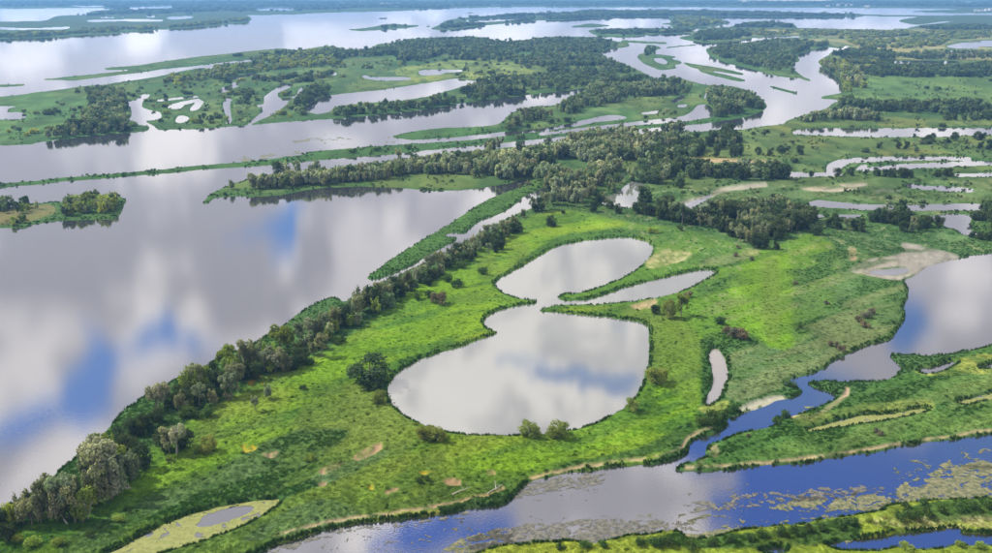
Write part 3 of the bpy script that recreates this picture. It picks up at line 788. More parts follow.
weed('floating_weed', '640 540 700 532 760 527 830 520 850 516 830 526 760 534 700 543', M_WEED, 'tan weed fringe under the dark bottom bushes', 0.6)
weed('floating_weed', '440 552 470 535 500 530 510 545 480 556', M_WEED, 'yellowish weed clump at the bottom, left of centre', 0.6)
weed('floating_weed', '260 553 300 540 360 527 440 517 470 511 470 516 400 525 330 536 280 552', M_WEEDG, 'grey weed edging the tan bank at lower left', 0.42)
weed('floating_weed', '270 142 330 139 390 136 392 138 330 141 275 143', M_WEED, 'thin weed line in the middle river reach', 0.45, sx=14, sy=6)
weed('floating_weed', '240 158 280 154 300 152 300 155 250 160', M_WEED, 'thin weed streak beside the long reed strip', 0.45, sx=14, sy=6)
weed('duckweed', '104 556 130 542 160 526 190 515 215 507.5 240 503.5 265 500.5 278 499 277 506 264 515 252 521 227 534 192 545 162 554 130 564', M_DUCK, 'yellow green duckweed covering the pond at lower left', 0.84, z=0.045, sx=4, sy=2, seed=9, hole='196 526 212 513 236 507 252 506 250 512 232 519 212 526')
weed('duckweed', '804 431 830 423 860 416 880 415 895 413 925 409 930 411 910 416 880 422 850 426 815 432', M_DUCK, 'pale duckweed on the long pond of the right reed land', 0.95, z=0.045, seed=9)
weed('duckweed', '956 403 975 397 992 394 1100 380 1100 386 992 400 965 405', M_DUCK, 'pale duckweed on the pond at the right edge of the reed land', 0.95, z=0.045, seed=12)

# ------------------------------------------------------------------ plants
def leaf_cards(c, nrm, size, rng, elong=1.0, up=0.0):
    """one bent leaf spray (quad) at each centre"""
    n = len(c)
    t = rng.normal(size=(n, 3)); t[:, 2] += up
    t -= nrm * np.sum(t * nrm, 1)[:, None]; t /= np.linalg.norm(t, axis=1)[:, None] + 1e-9
    bt = np.cross(nrm, t)
    s = size * rng.uniform(0.6, 1.35, n)[:, None]
    a = t * s * elong; d = bt * s
    V = np.stack([c - a - d * .7, c + a * .2 - d, c + a + d * .6, c - a * .3 + d], 1).reshape(-1, 3)
    Q = np.arange(4 * n).reshape(-1, 4)
    return V, Q


def crown_arrays(kind, seed, nleaf, size):
    rng = np.random.default_rng(seed)
    L = []
    if kind == 'round':
        for i in range(24):
            a = rng.uniform(0, 6.28); z = rng.uniform(0.12, 0.80); r = 0.34 * math.sqrt(max(0.05, 1 - ((z - 0.42) / 0.52) ** 2)) * rng.uniform(0.55, 1)
            L.append((math.cos(a) * r, math.sin(a) * r, z, rng.uniform(.13, .2), rng.uniform(.13, .19)))
    elif kind == 'tall':       # several steep upright plumes
        for i in range(7):
            a = rng.uniform(0, 6.28); r = rng.uniform(0.02, 0.20); top = rng.uniform(0.62, 0.93); zz = 0.26
            while zz < top:
                w = 0.105 * (1.15 - 0.55 * zz) * rng.uniform(.8, 1.25)
                L.append((math.cos(a) * r * (1 + zz * .6) + rng.normal() * .03, math.sin(a) * r * (1 + zz * .6) + rng.normal() * .03, zz, w, 0.13)); zz += 0.13
    elif kind == 'open':       # airy, lumpy crown on a visible trunk
        for i in range(13):
            a = rng.uniform(0, 6.28); z = rng.uniform(0.34, 0.90); r = 0.25 * rng.uniform(0.2, 1) * (1.15 - 0.6 * abs(z - .6))
            L.append((math.cos(a) * r, math.sin(a) * r, z, rng.uniform(.08, .14), rng.uniform(.10, .16)))
    else:                      # low shrub
        for i in range(9):
            a = rng.uniform(0, 6.28); r = rng.uniform(0.05, 0.6)
            L.append((math.cos(a) * r, math.sin(a) * r, rng.uniform(.25, .62) * (1.1 - .4 * r), rng.uniform(.25, .36), rng.uniform(.22, .36)))
    L = np.array(L); wgt = L[:, 3] ** 2; wgt /= wgt.sum()
    li = rng.choice(len(L), nleaf, p=wgt)
    d = rng.normal(size=(nleaf, 3)); d /= np.linalg.norm(d, axis=1)[:, None]
    rad = rng.uniform(0.55, 1.08, nleaf)[:, None]
    c = L[li, :3] + d * rad * np.stack([L[li, 3], L[li, 3], L[li, 4]], 1)
    c[:, 2] = np.maximum(c[:, 2], 0.02)
    nrm = d * 1.0 + rng.normal(size=d.shape) * 0.55; nrm[:, 2] += 0.25; nrm /= np.linalg.norm(nrm, axis=1)[:, None]
    V, Q = leaf_cards(c, nrm, size, rng, 1.5 if kind == 'tall' else 1.15, 1.5 if kind == 'tall' else 0.0)
    lob = rng.uniform(0.2, 0.8, len(L))[li]
    lv = np.clip(0.55 * lob + 0.45 * rng.uniform(0, 1, nleaf), 0, 1)
    return V, Q, np.repeat(lv, 4), L


def tube(path, radii, k=5):
    path = np.array(path, float); V = []; F = []
    for i, p in enumerate(path):
        d = path[min(i + 1, len(path) - 1)] - path[max(i - 1, 0)]; d /= np.linalg.norm(d) + 1e-9
        u = np.cross(d, (0.31, 0.77, 0.2)); u /= np.linalg.norm(u); v = np.cross(d, u)
        for j in range(k):
            a = 2 * math.pi * j / k
            V.append(p + (u * math.cos(a) + v * math.sin(a)) * radii[i])
    for i in range(len(path) - 1):
        for j in range(k):
            F.append((i * k + j, i * k + (j + 1) % k, (i + 1) * k + (j + 1) % k, (i + 1) * k + j))
    return np.array(V), np.array(F)


def join(parts):
    V = []; F = []; n = 0
    for v, f in parts:
        V.append(v); F.append(f + n); n += len(v)
    return np.concatenate(V), np.concatenate(F)


def trunk_arrays(kind, L, seed, k=5):
    rng = np.random.default_rng(seed + 99); parts = []
    if kind == 'shrub':
        for i in range(4):
            q = L[rng.integers(len(L))]
            parts.append(tube([(0, 0, -0.05), (q[0] * .4, q[1] * .4, q[2] * .5), (q[0], q[1], q[2])], (.05, .035, .012), 4))
        return join(parts)
    parts.append(tube([(0, 0, -.03), (0.01, 0, .2), (.0, .015, .45), (.01, 0, .72)], (.030, .022, .015, .005), k))
    for i in rng.choice(len(L), min(6, len(L)), replace=False):
        q = L[i]; z0 = min(q[2] * .55, .5)
        parts.append(tube([(0, 0, z0), (q[0] * .5, q[1] * .5, (z0 + q[2]) * .52), (q[0], q[1], q[2])], (.013, .009, .003), 4))
    return join(parts)


def add_leaf_attr(me, lv):
    a = me.attributes.new('leaf', 'FLOAT', 'POINT'); a.data.foreach_set('value', lv.astype(np.float32))

NEAR, FAR = {}, bpy.data.collections.new('far_plants')
FAR_IDX = {}
for kind, nv, nl, sz in (('tall', 3, 2000, .0215), ('round', 3, 2200, .024), ('open', 3, 1700, .022), ('shrub', 3, 760, .052)):
    NEAR[kind] = []
    for v in range(nv):
        s = 100 * v + len(kind) * 7
        V, Q, lv, L = crown_arrays(kind, s, nl, sz)
        cm = quad_mesh('crown', V, Q, M_LEAF, False); add_leaf_attr(cm, lv)
        tv, tf = trunk_arrays(kind, L, s)
        tm = quad_mesh('trunk', tv, tf, M_BARK, True)
        NEAR[kind].append((tm, cm))
for kind, nv, nl, sz in (('tall', 2, 420, .048), ('round', 2, 480, .054), ('open', 2, 380, .05), ('shrub', 2, 220, .10)):
    FAR_IDX[kind] = []
    for v in range(nv):
        s = 100 * v + len(kind) * 7 + 3
        V, Q, lv, L = crown_arrays(kind, s, nl, sz)
        tv, tf = tube([(0, 0, -.03), (0.01, 0, .3), (0, .01, .7)], (.026, .018, .006), 4)
        V2, Q2 = join([(V, Q), (tv, tf)])
        me = quad_mesh('far_plant', V2, Q2, M_LEAF_I, False); me.materials.append(M_BARK)
        mi = np.zeros(len(Q2), np.int32); mi[len(Q):] = 1; me.polygons.foreach_set('material_index', mi)
        add_leaf_attr(me, np.concatenate([lv, np.zeros(len(tv))]))
        ob = bpy.data.objects.new('far_%02d' % len(FAR.objects), me); FAR.objects.link(ob)
        FAR_IDX[kind].append(len(FAR.objects) - 1)

# grass and reed tussocks
TUFT = bpy.data.collections.new('tussocks')
def tuft_mesh(seed, n, h, r, w, bend, lie):
    rng = np.random.default_rng(seed)
    a = rng.uniform(0, 6.28, n); rr = r * np.sqrt(rng.uniform(0, 1, n)); hh = h * rng.uniform(.55, 1.1, n) * (1 - .35 * rr / r)
    base = np.stack([np.cos(a) * rr, np.sin(a) * rr, np.full(n, -0.1)], 1)
    d = np.stack([np.cos(a), np.sin(a), np.zeros(n)], 1); b2 = rng.uniform(0, 6.28, n)
    side = np.stack([np.cos(b2), np.sin(b2), np.zeros(n)], 1) * w * rng.uniform(.6, 1.4, n)[:, None]
    tip = base + d * (bend * rng.uniform(.3, 1.2, n) * hh)[:, None]; tip[:, 2] = hh
    mid = (base + tip) / 2 + d * 0.05
    V = np.stack([base - side, base + side, tip + side * .5, tip - side * .5], 1).reshape(-1, 3)
    me = quad_mesh('tussock', V, np.arange(4 * n).reshape(-1, 4), M_LEAF_I, False)
    add_leaf_attr(me, np.repeat(rng.uniform(0, 1, n), 4))
    ob = bpy.data.objects.new('tussock_%02d' % len(TUFT.objects), me); TUFT.objects.link(ob)
for s in range(3): tuft_mesh(s, 46, 1.0, 1.0, .10, .45, 0)       # 0-2 meadow tussock
for s in range(3): tuft_mesh(s + 10, 60, 1.0, 0.8, .055, .12, 0)  # 3-5 upright reed
for s in range(2):                                               # 6-7 leafy herb mound
    V, Q, lv, L = crown_arrays('shrub', 500 + s, 150, .11)
    me = quad_mesh('herb', V, Q, M_LEAF_I, False); add_leaf_attr(me, lv)
    ob = bpy.data.objects.new('tussock_%02d' % len(TUFT.objects), me); TUFT.objects.link(ob)


def scatter_group(coll, key):
    ng = bpy.data.node_groups.new('scatter_' + key, 'GeometryNodeTree')
    ng.interface.new_socket('Geometry', in_out='INPUT', socket_type='NodeSocketGeometry')
    ng.interface.new_socket('Geometry', in_out='OUTPUT', socket_type='NodeSocketGeometry')
    n, l = ng.nodes, ng.links
    gi = n.new('NodeGroupInput'); go = n.new('NodeGroupOutput')
    ci = n.new('GeometryNodeCollectionInfo'); ci.inputs['Collection'].default_value = coll
    ci.inputs['Separate Children'].default_value = True; ci.inputs['Reset Children'].default_value = True
    ip = n.new('GeometryNodeInstanceOnPoints'); ip.inputs['Pick Instance'].default_value = True
    def attr(name, ty):
        a = n.new('GeometryNodeInputNamedAttribute'); a.data_type = ty; a.inputs['Name'].default_value = name
        return a.outputs['Attribute']
    l.new(gi.outputs[0], ip.inputs['Points']); l.new(ci.outputs[0], ip.inputs['Instance'])
    l.new(attr('idx', 'INT'), ip.inputs['Instance Index'])
    l.new(attr('scl', 'FLOAT_VECTOR'), ip.inputs['Scale'])
    cx = n.new('ShaderNodeCombineXYZ'); l.new(attr('rot', 'FLOAT'), cx.inputs['Z']); l.new(cx.outputs[0], ip.inputs['Rotation'])
    l.new(ip.outputs[0], go.inputs[0])
    return ng
NG = {}

def scatter(name, coll, pos, idx, scl, rot, tint, label, cat):
    n = len(pos)
    if n == 0: return None
    me = bpy.data.meshes.new(name); me.vertices.add(n)
    me.vertices.foreach_set('co', np.ascontiguousarray(pos, np.float32).ravel())
    me.attributes.new('idx', 'INT', 'POINT').data.foreach_set('value', np.asarray(idx, np.int32))
    me.attributes.new('scl', 'FLOAT_VECTOR', 'POINT').data.foreach_set('vector', np.ascontiguousarray(scl, np.float32).ravel())
    me.attributes.new('rot', 'FLOAT', 'POINT').data.foreach_set('value', np.asarray(rot, np.float32))
    t4 = np.ones((n, 4), np.float32); t4[:, :3] = tint
    me.attributes.new('tint', 'FLOAT_COLOR', 'POINT').data.foreach_set('color', t4.ravel())
    o = bpy.data.objects.new(name, me); COL.objects.link(o)
    if coll.name not in NG: NG[coll.name] = scatter_group(coll, coll.name)
    md = o.modifiers.new('scatter', 'NODES'); md.node_group = NG[coll.name]
    return tag(o, label, cat, None, 'stuff')

# ------------------------------------------------------------------ trees and shrubs
TINT = {'w': (.235, .260, .152), 'y': (.250, .310, .060), 'd': (.070, .098, .042), 'p': (.335, .345, .235), 's': (.080, .135, .036), 'b': (.190, .170, .118), 'g': (.120, .162, .080), 'o': (.240, .265, .065)}
FORM = {'w': ('tall', 'open'), 'y': ('open', 'tall'), 'd': ('round',), 'p': ('tall', 'open'), 's': ('shrub',), 'b': ('shrub',), 'g': ('round', 'open'), 'o': ('round',)}
WORD = {'w': 'grey green', 'y': 'yellow green', 'd': 'dark green', 'p': 'pale silvery', 's': 'deep green', 'b': 'brownish', 'g': 'mid green', 'o': 'golden green'}
rng = np.random.default_rng(4)


def zdepth(px, py):
    v = (H0 / 2 - np.asarray(py, float)) / F0
    return CAM_H / (SP - v * CP)


def px_to_m(hpx, py):
    return hpx * zdepth(0, py) / (F0 * CP)

# trees one can tell apart: base px, base py, height in pixels, look, [width factor]; per place
PLACES = [
 ('in the lower left bank cluster', 'trees of the lower left bank cluster', '''14 527 26 y;24 527 32 p;33 528 34 w;42 526 36 w;50 522 42 w;58 524 46 p;66 524 46 w;70 523 30 d;76 525 40 w;84 525 36 y;91 513 32 y;97 508 42 w;104 505 44 w;112 502 52 p;107 497 54 p;118 499 40 w;126 491 36 w;96 488 46 p;90 484 36 w;120 480 38 y;104 472 34 y;132 483 30 w;141 472 28 d;128 464 28 d;111 464 28 y;30 518 30 w;46 512 34 w;62 508 36 w;74 505 34 w;2 532 26 d;8 545 24 d'''),
 ('in the left bank belt', 'trees of the left bank belt', '''130 438 20 d;140 436 22 d;150 431 20 d;160 425 18 d;120 446 20 d;134 452 18 d;157 411 30 p;165 409 27 p;173 409 20 d;182 405 22 d;190 399 34 y;197 397 34 w;205 394 28 y;200 408 24 w;214 407 20 w;226 400 24 w;232 398 26 w;238 393 30 w;235 384 26 y;245 381 22 d;230 379 34 y;226 371 28 y;246 376 36 w;252 371 36 w;213 386 24 d;220 390 20 d'''),
 ('on the left meadow', 'meadow trees at the left', '''163 454 26 d;170 456 30 w;178 455 36 p;186 449 24 d;209 454 20 o;172 471 15 y;256 413 17 w;268 401 18 w;322 359 24 w;314 357 18 w'''),
 ('in the belt above the round tree', 'trees of the middle bank belt', '''265 374 32 w;271 370 30 y;276 374 32 p;285 374 28 w;293 371 26 d;280 351 30 y;288 349 28 y;300 346 24 w;308 342 24 p;318 340 28 w;326 335 24 w;335 330 26 w;342 327 26 d;350 324 26 w;356 319 30 w;364 314 30 w;372 312 28 d;380 307 26 w;388 302 24 w;395 298 24 d;302 366 20 d;258 382 22 d;297 356 16 d;304 352 16 w'''),
 ('in the row along the inlet', 'trees of the inlet row', '''400 292 22 w;408 288 22 w;417 284 24 p;424 279 22 w;431 276 24 w;438 271 22 w;444 269 22 p;451 263 20 w;458 259 20 d;465 255 20 w;472 251 20 p;480 247 20 w;487 244 22 w;494 241 20 w;501 238 20 w;508 233 18 p;515 230 18 w;500 251 18 d;494 254 17 d;489 257 15 w;523 219 12 w;404 298 16 d;428 287 14 d;470 263 12 d;412 293 18 d;436 280 16 d'''),
 ('at the head of the inlet', 'trees at the head of the inlet', '''538 213 18 d;545 211 18 w;552 206 18 w;560 207 18 w;568 204 20 p;576 208 19 p;583 207 18 p;528 190 10 w;520 193 9 w;593 213 13 d;532 208 12 w;590 200 18 w;597 206 16 d;604 204 14 w'''),
 ('alone on the open meadow', 'lone meadow trees', '''370 385 28 d 1.75;551 228 13 d;563 215 5 d'''),
 ('beside the big lake', 'small trees by the big lake', '''530 438 18 o 1.25;558 439 18 o 1.4;424 442 16 o 1.25;437 443 17 o 1.25;667 320 22 o;681 318 24 y;655 316 12 d;655 386 20 o 1.2;664 384 16 y;632 414 16 o 1.1;380 405 15 o 1.1'''),
 ('in the grove right of the lake', 'dark trees of the right grove', '''610 210 11 d;618 215 12 d;637 215 13 d;645 216 14 d;652 217 14 d;660 219 13 w;668 221 14 d;676 223 14 d;684 224 13 w;692 226 13 d;700 228 14 w;710 229 15 w;718 226 15 d;726 233 18 w;734 239 18 w;740 243 20 w;748 245 18 w;756 250 17 d;763 250 18 d;758 240 18 w;766 238 18 w;776 236 18 w;786 234 17 w;796 231 17 d;806 230 16 d;742 228 18 w;752 230 18 d;764 226 18 w;776 225 18 d;788 222 17 w;800 220 16 d;728 220 16 w;740 216 16 d;776 251 9 d;776 242 9 d;816 236 15 d'''),
 ('in the right marsh groves', 'dark trees of the marsh groves', '''830 229 13 d;838 231 14 d;846 232 13 w;854 232 13 d;860 228 11 d;862 234 8 d;872 223 14 d;880 224 16 d;888 224 16 w;896 226 16 d;906 227 16 d;914 229 15 w;903 233 14 d;911 234 14 w;920 232 15 d;928 229 14 d;938 228 14 d;976 221 12 d;985 220 14 d;980 241 10 d;988 242 11 d;972 239 8 d;994 231 12 d;835 222 9 d;884 216 10 w;895 217 11 w;908 220 12 d'''),
 ('on the right hand flats', 'scattered trees on the right flats', '''800 156 11 d;879 149 7 d;899 150 8 d;906 150 9 d;914 150 8 w;922 144 6 d;928 142 8 d;933 141 8 d;948 144 6 d;955 142 10 d;966 145 6 w;976 141 10 d;982 141 9 d;990 151 12 d;980 150 9 d;914 137 4 d;811 177 8 d;836 177 10 d;850 177 10 d;866 176 6 d;876 177 10 d;884 178 9 d;892 178 11 d;901 179 12 d;908 179 11 d;937 178 9 d;948 178 11 d;922 157 4 s;945 177 9 d;770 157 10 d;757 156 9 d;780 154 9 d;716 158 12 d;733 157 13 d;739 156 13 d;698 157 12 d;690 157 14 w;681 157 12 d'''),
]
SHRUBS = [
 ('in the meadow at the left', 'low shrubs of the left meadow', '''185 418 11 s;193 419 12 s;206 419 12 s;311 367 9 s;336 346 9 s;342 344 7 s;296 370 9 s;228 402 9 b;440 306 13 b;430 300 9 s;418 302 9 s;458 289 9 s;483 276 9 s;462 270 9 s;304 392 5 s;448 284 8 s;396 304 8 s'''),
 ('right of the big lake', 'low shrubs right of the big lake', '''733 340 12 b;742 341 13 b;726 336 9 b;720 326 10 s;688 299 7 b;735 258 5 b;752 262 5 b;738 250 4 b;866 320 8 b;872 316 8 b;858 324 7 b;864 330 7 b;836 350 7 b;842 353 7 b;830 348 6 b;795 286 4 b;826 306 4 b;800 330 4 s;650 234 6 y;656 235 5 y;680 232 6 s'''),
 ('on the lower banks', 'shrubs on the lower banks', '''724 418 10 s;712 424 12 s;703 428 11 s;734 412 8 s;784 420 9 s;776 425 8 s;790 388 7 s;876 436 5 b;880 438 5 b;748 440 4 b;20 545 10 y;34 550 12 y;60 548 10 y;90 540 9 s;120 524 8 y;420 486 7 s;428 484 7 s;310 463 8 y'''),
 ('along the bottom edge', 'bushes of the bottom bank', '''640 549 10 s;655 549 12 s;668 550 12 s;690 552 10 s;712 548 9 s;730 545 9 s;748 543 9 s;762 541 9 s;780 539 11 s;795 538 11 s;808 536 11 s;822 534 10 s;838 530 10 s;850 528 9 s;604 551 9 s;585 551 8 s;560 551 8 s;900 524 11 s;912 521 12 s;926 519 11 s;942 516 10 s;958 514 10 s;974 513 10 s;988 512 10 s;905 512 8 s;924 508 8 s;870 524 7 y;882 530 7 y;960 549 7 y;980 552 8 y;905 552 8 y'''),
]
# woods: base outline, tree spacing m, mean height m, looks, label
WOODS = [
 ('232 188 250 180 300 175 345 171 400 164 450 157 500 152 560 144 600 139 650 132 680 133 690 140 670 150 640 160 620 172 604 186 588 197 574 206 560 204 552 196 544 184 530 180 500 182 480 182 450 175 440 171 410 173 395 179 360 181 300 187 260 190 240 191', 5.4, 12, 'wwwpwgpd', 'dense grey green wood running down the middle of the picture'),
 ('625 182 640 172 660 160 690 140 730 135 742 140 735 148 705 152 690 160 665 172 640 184', 7.5, 12, 'dgdw', 'dark wood at the right end of the central wood'),
 ('640 176 680 168 700 172 720 176 760 172 795 172 795 180 750 183 720 184 690 181 640 188', 6.5, 12, 'ddgw', 'dark row of trees between creek and meadow, right of centre'),
 ('680 183 700 186 696 192 678 192', 7, 10, 'dg', 'small dark grove above the winding creek'),
 ('600 186 640 180 655 186 640 200 655 208 640 212 625 196 606 194', 9, 11, 'dgw', 'loose grove around the small pond right of the wood'),
 ('632 214 665 214 690 220 720 216 740 212 770 209 795 212 818 222 812 231 785 235 772 243 752 246 735 242 722 234 705 228 680 226 655 220', 5.6, 11.5, 'ddwg', 'dark grove right of the big lake, behind its front row'),
 ('868 220 880 213 905 213 922 222 926 231 912 235 900 230', 5.5, 11, 'ddw', 'dark marsh grove near the mud flat'),
 ('970 222 980 211 1040 208 1040 224', 6, 11, 'dd', 'dark trees at the right edge beside the marsh pool'),
 ('968 241 985 232 1040 228 1040 246', 7, 9, 'dd', 'bushy trees at the right edge below the marsh pool'),
 ('786 123.5 800 118 830 116 860 117.5 880 119.5 878 122 830 122.5 800 124', 6, 12, 'wgp', 'wood on the right bank at the foot of the river bend'),
 ('832 108 845 104.5 880 108 920 108 992 106.5 1120 105 1120 115 992 113.5 920 116.5 912 114 860 112', 7, 12, 'ggd', 'long dark hedge wood across the right hand flats'),
 ('912 120 960 118 1100 117 1100 121 960 122 912 122.5', 9, 9, 'dg', 'thin hedge below the long hedge wood at right'),
 ('822 66 840 64 860 63 880 63 872 70 862 80 866 88 850 97 846 92 841 80 829 72', 8, 14, 'gwpo', 'wood lining the outer right bank of the river bend'),
 ('862 66 892 64 890 69 992 68 1150 67 1150 78 992 77.5 865 78', 8, 13, 'gdg', 'broad dark wood across the right, beyond the green field'),
 ('832 54 850 51 890 54 894 61 850 62 828 59', 10, 14, 'dg', 'dark wood right of the tip of the river bend'),
 ('709 50 725 46.5 760 43.5 800 42.5 830 45 802 51.5 792 56 796 62 789 68 800 75 785 74 750 66 725 59.5 712 54.5', 9, 13, 'gggw', 'wooded tongue of land inside the river bend'),
 ('693 39.5 700 34 720 32 748 33 750 36.5 730 40 705 41.4', 11, 14, 'gd', 'wooded tip across the river above the bend'),
 ('800 39 830 38 850 43 860 47 900 49 940 47 944 42 992 37 1100 34 1100 31 900 32 800 31 730 31 760 36 800 34.5', 17, 9, 'oowg', 'loose light scrub on the far right flats'),
 ('894 56 1000 53 1120 52 1120 58 1000 59 960 60 894 59', 14, 12, 'gw', 'mixed trees beyond the shining pool at right'),
 ('916 28.5 960 27 1100 26 1100 31 960 31.4', 14, 13, 'dg', 'dark wooded shore at the far right'),
 ('379 47 405 42 450 39.5 488 40.6 520 43 540 40 600 40 622 45 604 50 602 55 620 64 640 72 655 80 620 85 590 89 540 95 500 99.6 470 103 440 108 400 113 345 118.4 336 116 345 111 400 105 430 99 460 91 485 84 500 80 530 80 565 75 525 69 512 63 450 60 405 62 380 58 340 60 312 58 330 52', 10.5, 11.5, 'gggwd', 'large wood on the northern island left of the bend'),
 ('312 50 335 50 330 58 345 66 310 68 280 70 250 76 215 80 190 84 160 89 156 84 175 79 200 75 225 67 260 60 290 54', 12, 11, 'gwoy', 'light mixed wood on the northern island, left part'),
 ('215 57 240 55 285 51.5 300 53 270 57 230 59', 14, 10, 'gd', 'thin trees on the northern spit'),
 ('45 139 60 134 85 129 84 119 94 111 90 100 104 94 120 98 127 106 126 114 121 119 125 125 124 133 95 136.5 70 138', 6.5, 14, 'gwwd', 'bushy grove on the left bank of the northern island'),
 ('60 93 108 85 112 87 104 92 70 96 40 97 0 98 0 96', 14, 9, 'gd', 'thin tree line along the upper left channel'),
 ('225 82 260 79 290 79 332 73 338 80 300 84 270 85 240 89', 16, 10, 'gwd', 'scattered trees between the northern ponds'),
 ('296 106 300 98 310 93 325 90 332 93 314 102 301 109', 8, 11, 'gd', 'small dark grove beside the northern ponds'),
 ('200 120 212 118 216 123 202 126', 9, 8, 'gd', 'little grove at the bank left of the ponds'),
 ('239 92 252 92 254 106 240 112 236 104', 15, 7, 'gd', 'few trees between two northern ponds'),
 ('503 129 515 123 525 113 560 109 571 100 590 93 620 88.6 660 84 690 85 700 91 685 94.5 640 99 600 107 560 117 530 125 510 131', 6.5, 13, 'gwwg', 'long wood on the spur above the reed strip'),
 ('707 99 730 96 755 96 765 104 760 110 740 115 716 118 713 109', 7, 13, 'gwg', 'round wood at the end of the spur by the river bend'),
 ('690 88 715 88 740 91 750 95 725 95 700 94', 10, 10, 'gw', 'trees along the inner side of the river bend'),
 ('300 158.6 330 155 400 149 500 141 600 130.5 600 131.5 500 142 400 151 330 157', 13, 5, 'sg', 'thin line of bushes on the long reed strip'),
 ('14 216 32 211 50 208 80 204 112 200 120 206 117 213 95 216 60 218 42 217', 4.6, 9.5, 'gywo', 'bushy wood on the small island at the left edge'),
 ('-60 214 -10 210 26 207 28 211 0 215 -60 222', 5.5, 9, 'gdw', 'dark trees at the left end of the left island'),
 ('5 224 20 218 26 222 18 227 8 228', 6, 5, 'so', 'low bushes at the front of the left island'),
 ('446 23 460 19 490 16.5 530 14 570 13 600 11 700 11 760 12 850 14.2 855 16.4 800 16.6 700 16 640 16 560 19.2 540 15.4 500 17.4 470 20 450 24.6', 22, 15, 'gd', 'wooded far island chain'),
 ('437 27 470 25 500 22 540 18.4 590 16 590 17.6 540 20 500 23.4 470 26.4 445 29', 18, 14, 'gd', 'wooded lower side of the far island'),
 ('381 27 395 24.8 410 26 400 28 384 29.4', 17, 13, 'gd', 'trees on the small far islet in the wide river'),
 ('676 17 722 20 730 23 715 25.6 690 27 673 26', 18, 13, 'gwo', 'wooded point in the far water right of centre'),
 ('734 27.4 750 22.6 780 23.4 796 26 796 27.6', 16, 14, 'dg', 'dark low island wood in the far right water'),
 ('590 30.6 640 29 680 29 694 31 690 33 650 33.8 625 36.6 605 35.6', 16, 10, 'dg', 'dark scrub on the far reed island'),
 ('-20 36.4 60 33 100 30 160 28.6 240 20 250 18 248 21 200 26 140 30 90 33.8 40 37 -20 38.6', 15, 14, 'gwo', 'wooded edge of the far left shore'),
 ('45 19 100 15.4 240 12 330 11 400 9 500 6 640 5.6 800 5.6 992 7 1100 6 1100 2 -60 2 -60 6.6 110 6.8 120 12 60 17', 42, 16, 'gd', 'endless dark forest on the far shore'),
 ('640 49 656 46 660 48 654 54 642 58', 13, 8, 'gd', 'bushes on the small islets in the river bend'),
 ('230 191 250 186 300 182 350 178 400 172 445 168 450 176 410 175.5 395 181 360 183 300 188.5 260 191.5', 3.6, 10.5, 'wwpwg', 'front row of the central wood on the long grassy point'),
 ('0 98 100 90 200 82 330 62 420 60 540 66 480 84 400 104 330 116 200 126 60 136 0 142', 30, 5.5, 'gwdo', 'scattered small trees over the northern marsh island'),
 ('500 130 560 120 640 104 720 96 710 118 640 124 560 132', 24, 5, 'gwd', 'scattered small trees on the spur marsh'),
 ('690 142 780 128 1100 120 1100 210 900 206 760 180 690 176', 34, 4.6, 'dgw', 'scattered bushes over the right hand flats'),
 ('860 78 1100 78 1100 104 860 102', 40, 5, 'gdw', 'few trees in the green field at right'),
 ('398 294 440 272 480 249 514 231 520 234 482 253 442 278 404 299', 3.8, 8, 'wwgd', 'low growth filling the tree row along the inlet'),
 ('130 442 200 400 260 374 300 352 345 328 395 302 398 306 345 336 300 360 262 384 205 406 160 430', 5.6, 7, 'wgdy', 'undergrowth of the left bank belt'),
 ('530 140 600 134.6 650 131 640 133.6 600 138 540 145', 7, 12, 'wg', 'upper edge of the central wood by the channel'),
]
cand = []          # (pxheight, px, py, h, look, widthfactor, source)
for k, (where, grp, s) in enumerate(PLACES):
    for it in s.split(';'):
        t = it.split(); px, py, hp = map(float, t[:3])
        fh = {0: 1.04, 1: .92, 3: .90, 4: .80}.get(k, .92) if len(t) < 5 else 1.0
        cand.append((1e3, px, py, float(px_to_m(hp, py)) * fh, t[3], float(t[4]) if len(t) > 4 else rng.uniform(.82, 1.08) * (.84 if k == 0 else 1.0), ('P', k)))
AREA = None
for k, (s, sp, hm, looks, lab) in enumerate(WOODS):
    m = fill(P(s)); r, c = np.where((m > 0.5) & (LAND > 0.5))
    if len(r) == 0: continue
    py = RYC[r]; px = RXC[c]
    ya = ground_xy(0, py - 0.25)[1]; yb = ground_xy(0, py + 0.25)[1]
    ar = np.abs(ya - yb) * zdepth(0, py) / F0 * 0.5
    n = int(min(ar.sum() / sp ** 2, len(r) * 1.5))
    j = rng.choice(len(r), n, p=ar / ar.sum())
    jx = px[j] + rng.uniform(-.25, .25, n); jy = py[j] + rng.uniform(-.25, .25, n)
    gx, gy = ground_xy(jx, jy)
    # clearings: thin where a slow noise is low
    ok = (fbm(gx / (sp * 6), gy / (sp * 6), 300 + k, 2) > 0.40) & (sample(LAND, jx, jy) > 0.9)
    clump = 0.75 + 0.5 * fbm(gx / (sp * 5), gy / (sp * 5), 400 + k, 2)
    for x, y, f in zip(jx[ok], jy[ok], clump[ok]):
        h = hm * f * rng.uniform(.65, 1.2)
        top = y - h * F0 * CP / float(zdepth(0, y)) * .9     # keep the open water behind a wood in view
        if k not in (33, 34, 35) and float(sample(LAND, x, top)) < .5 and rng.random() < .93: continue
        cand.append((h * F0 * CP / float(zdepth(0, y)), x, y, h, looks[rng.integers(len(looks))], rng.uniform(.75, 1.1), ('W', k)))
N_SINGLE = 300
vis = [i for i, c in enumerate(cand) if -6 < c[1] < 998 and c[2] < 566]
vis.sort(key=lambda i: -cand[i][0])
single = set(vis[:N_SINGLE])


def vary(col, a=0.22):
    f = rng.uniform(1 - a, 1 + a); w = rng.uniform(-.10, .10)
    return (col[0] * f * (1 + w), col[1] * f, col[2] * f * (1 - w))

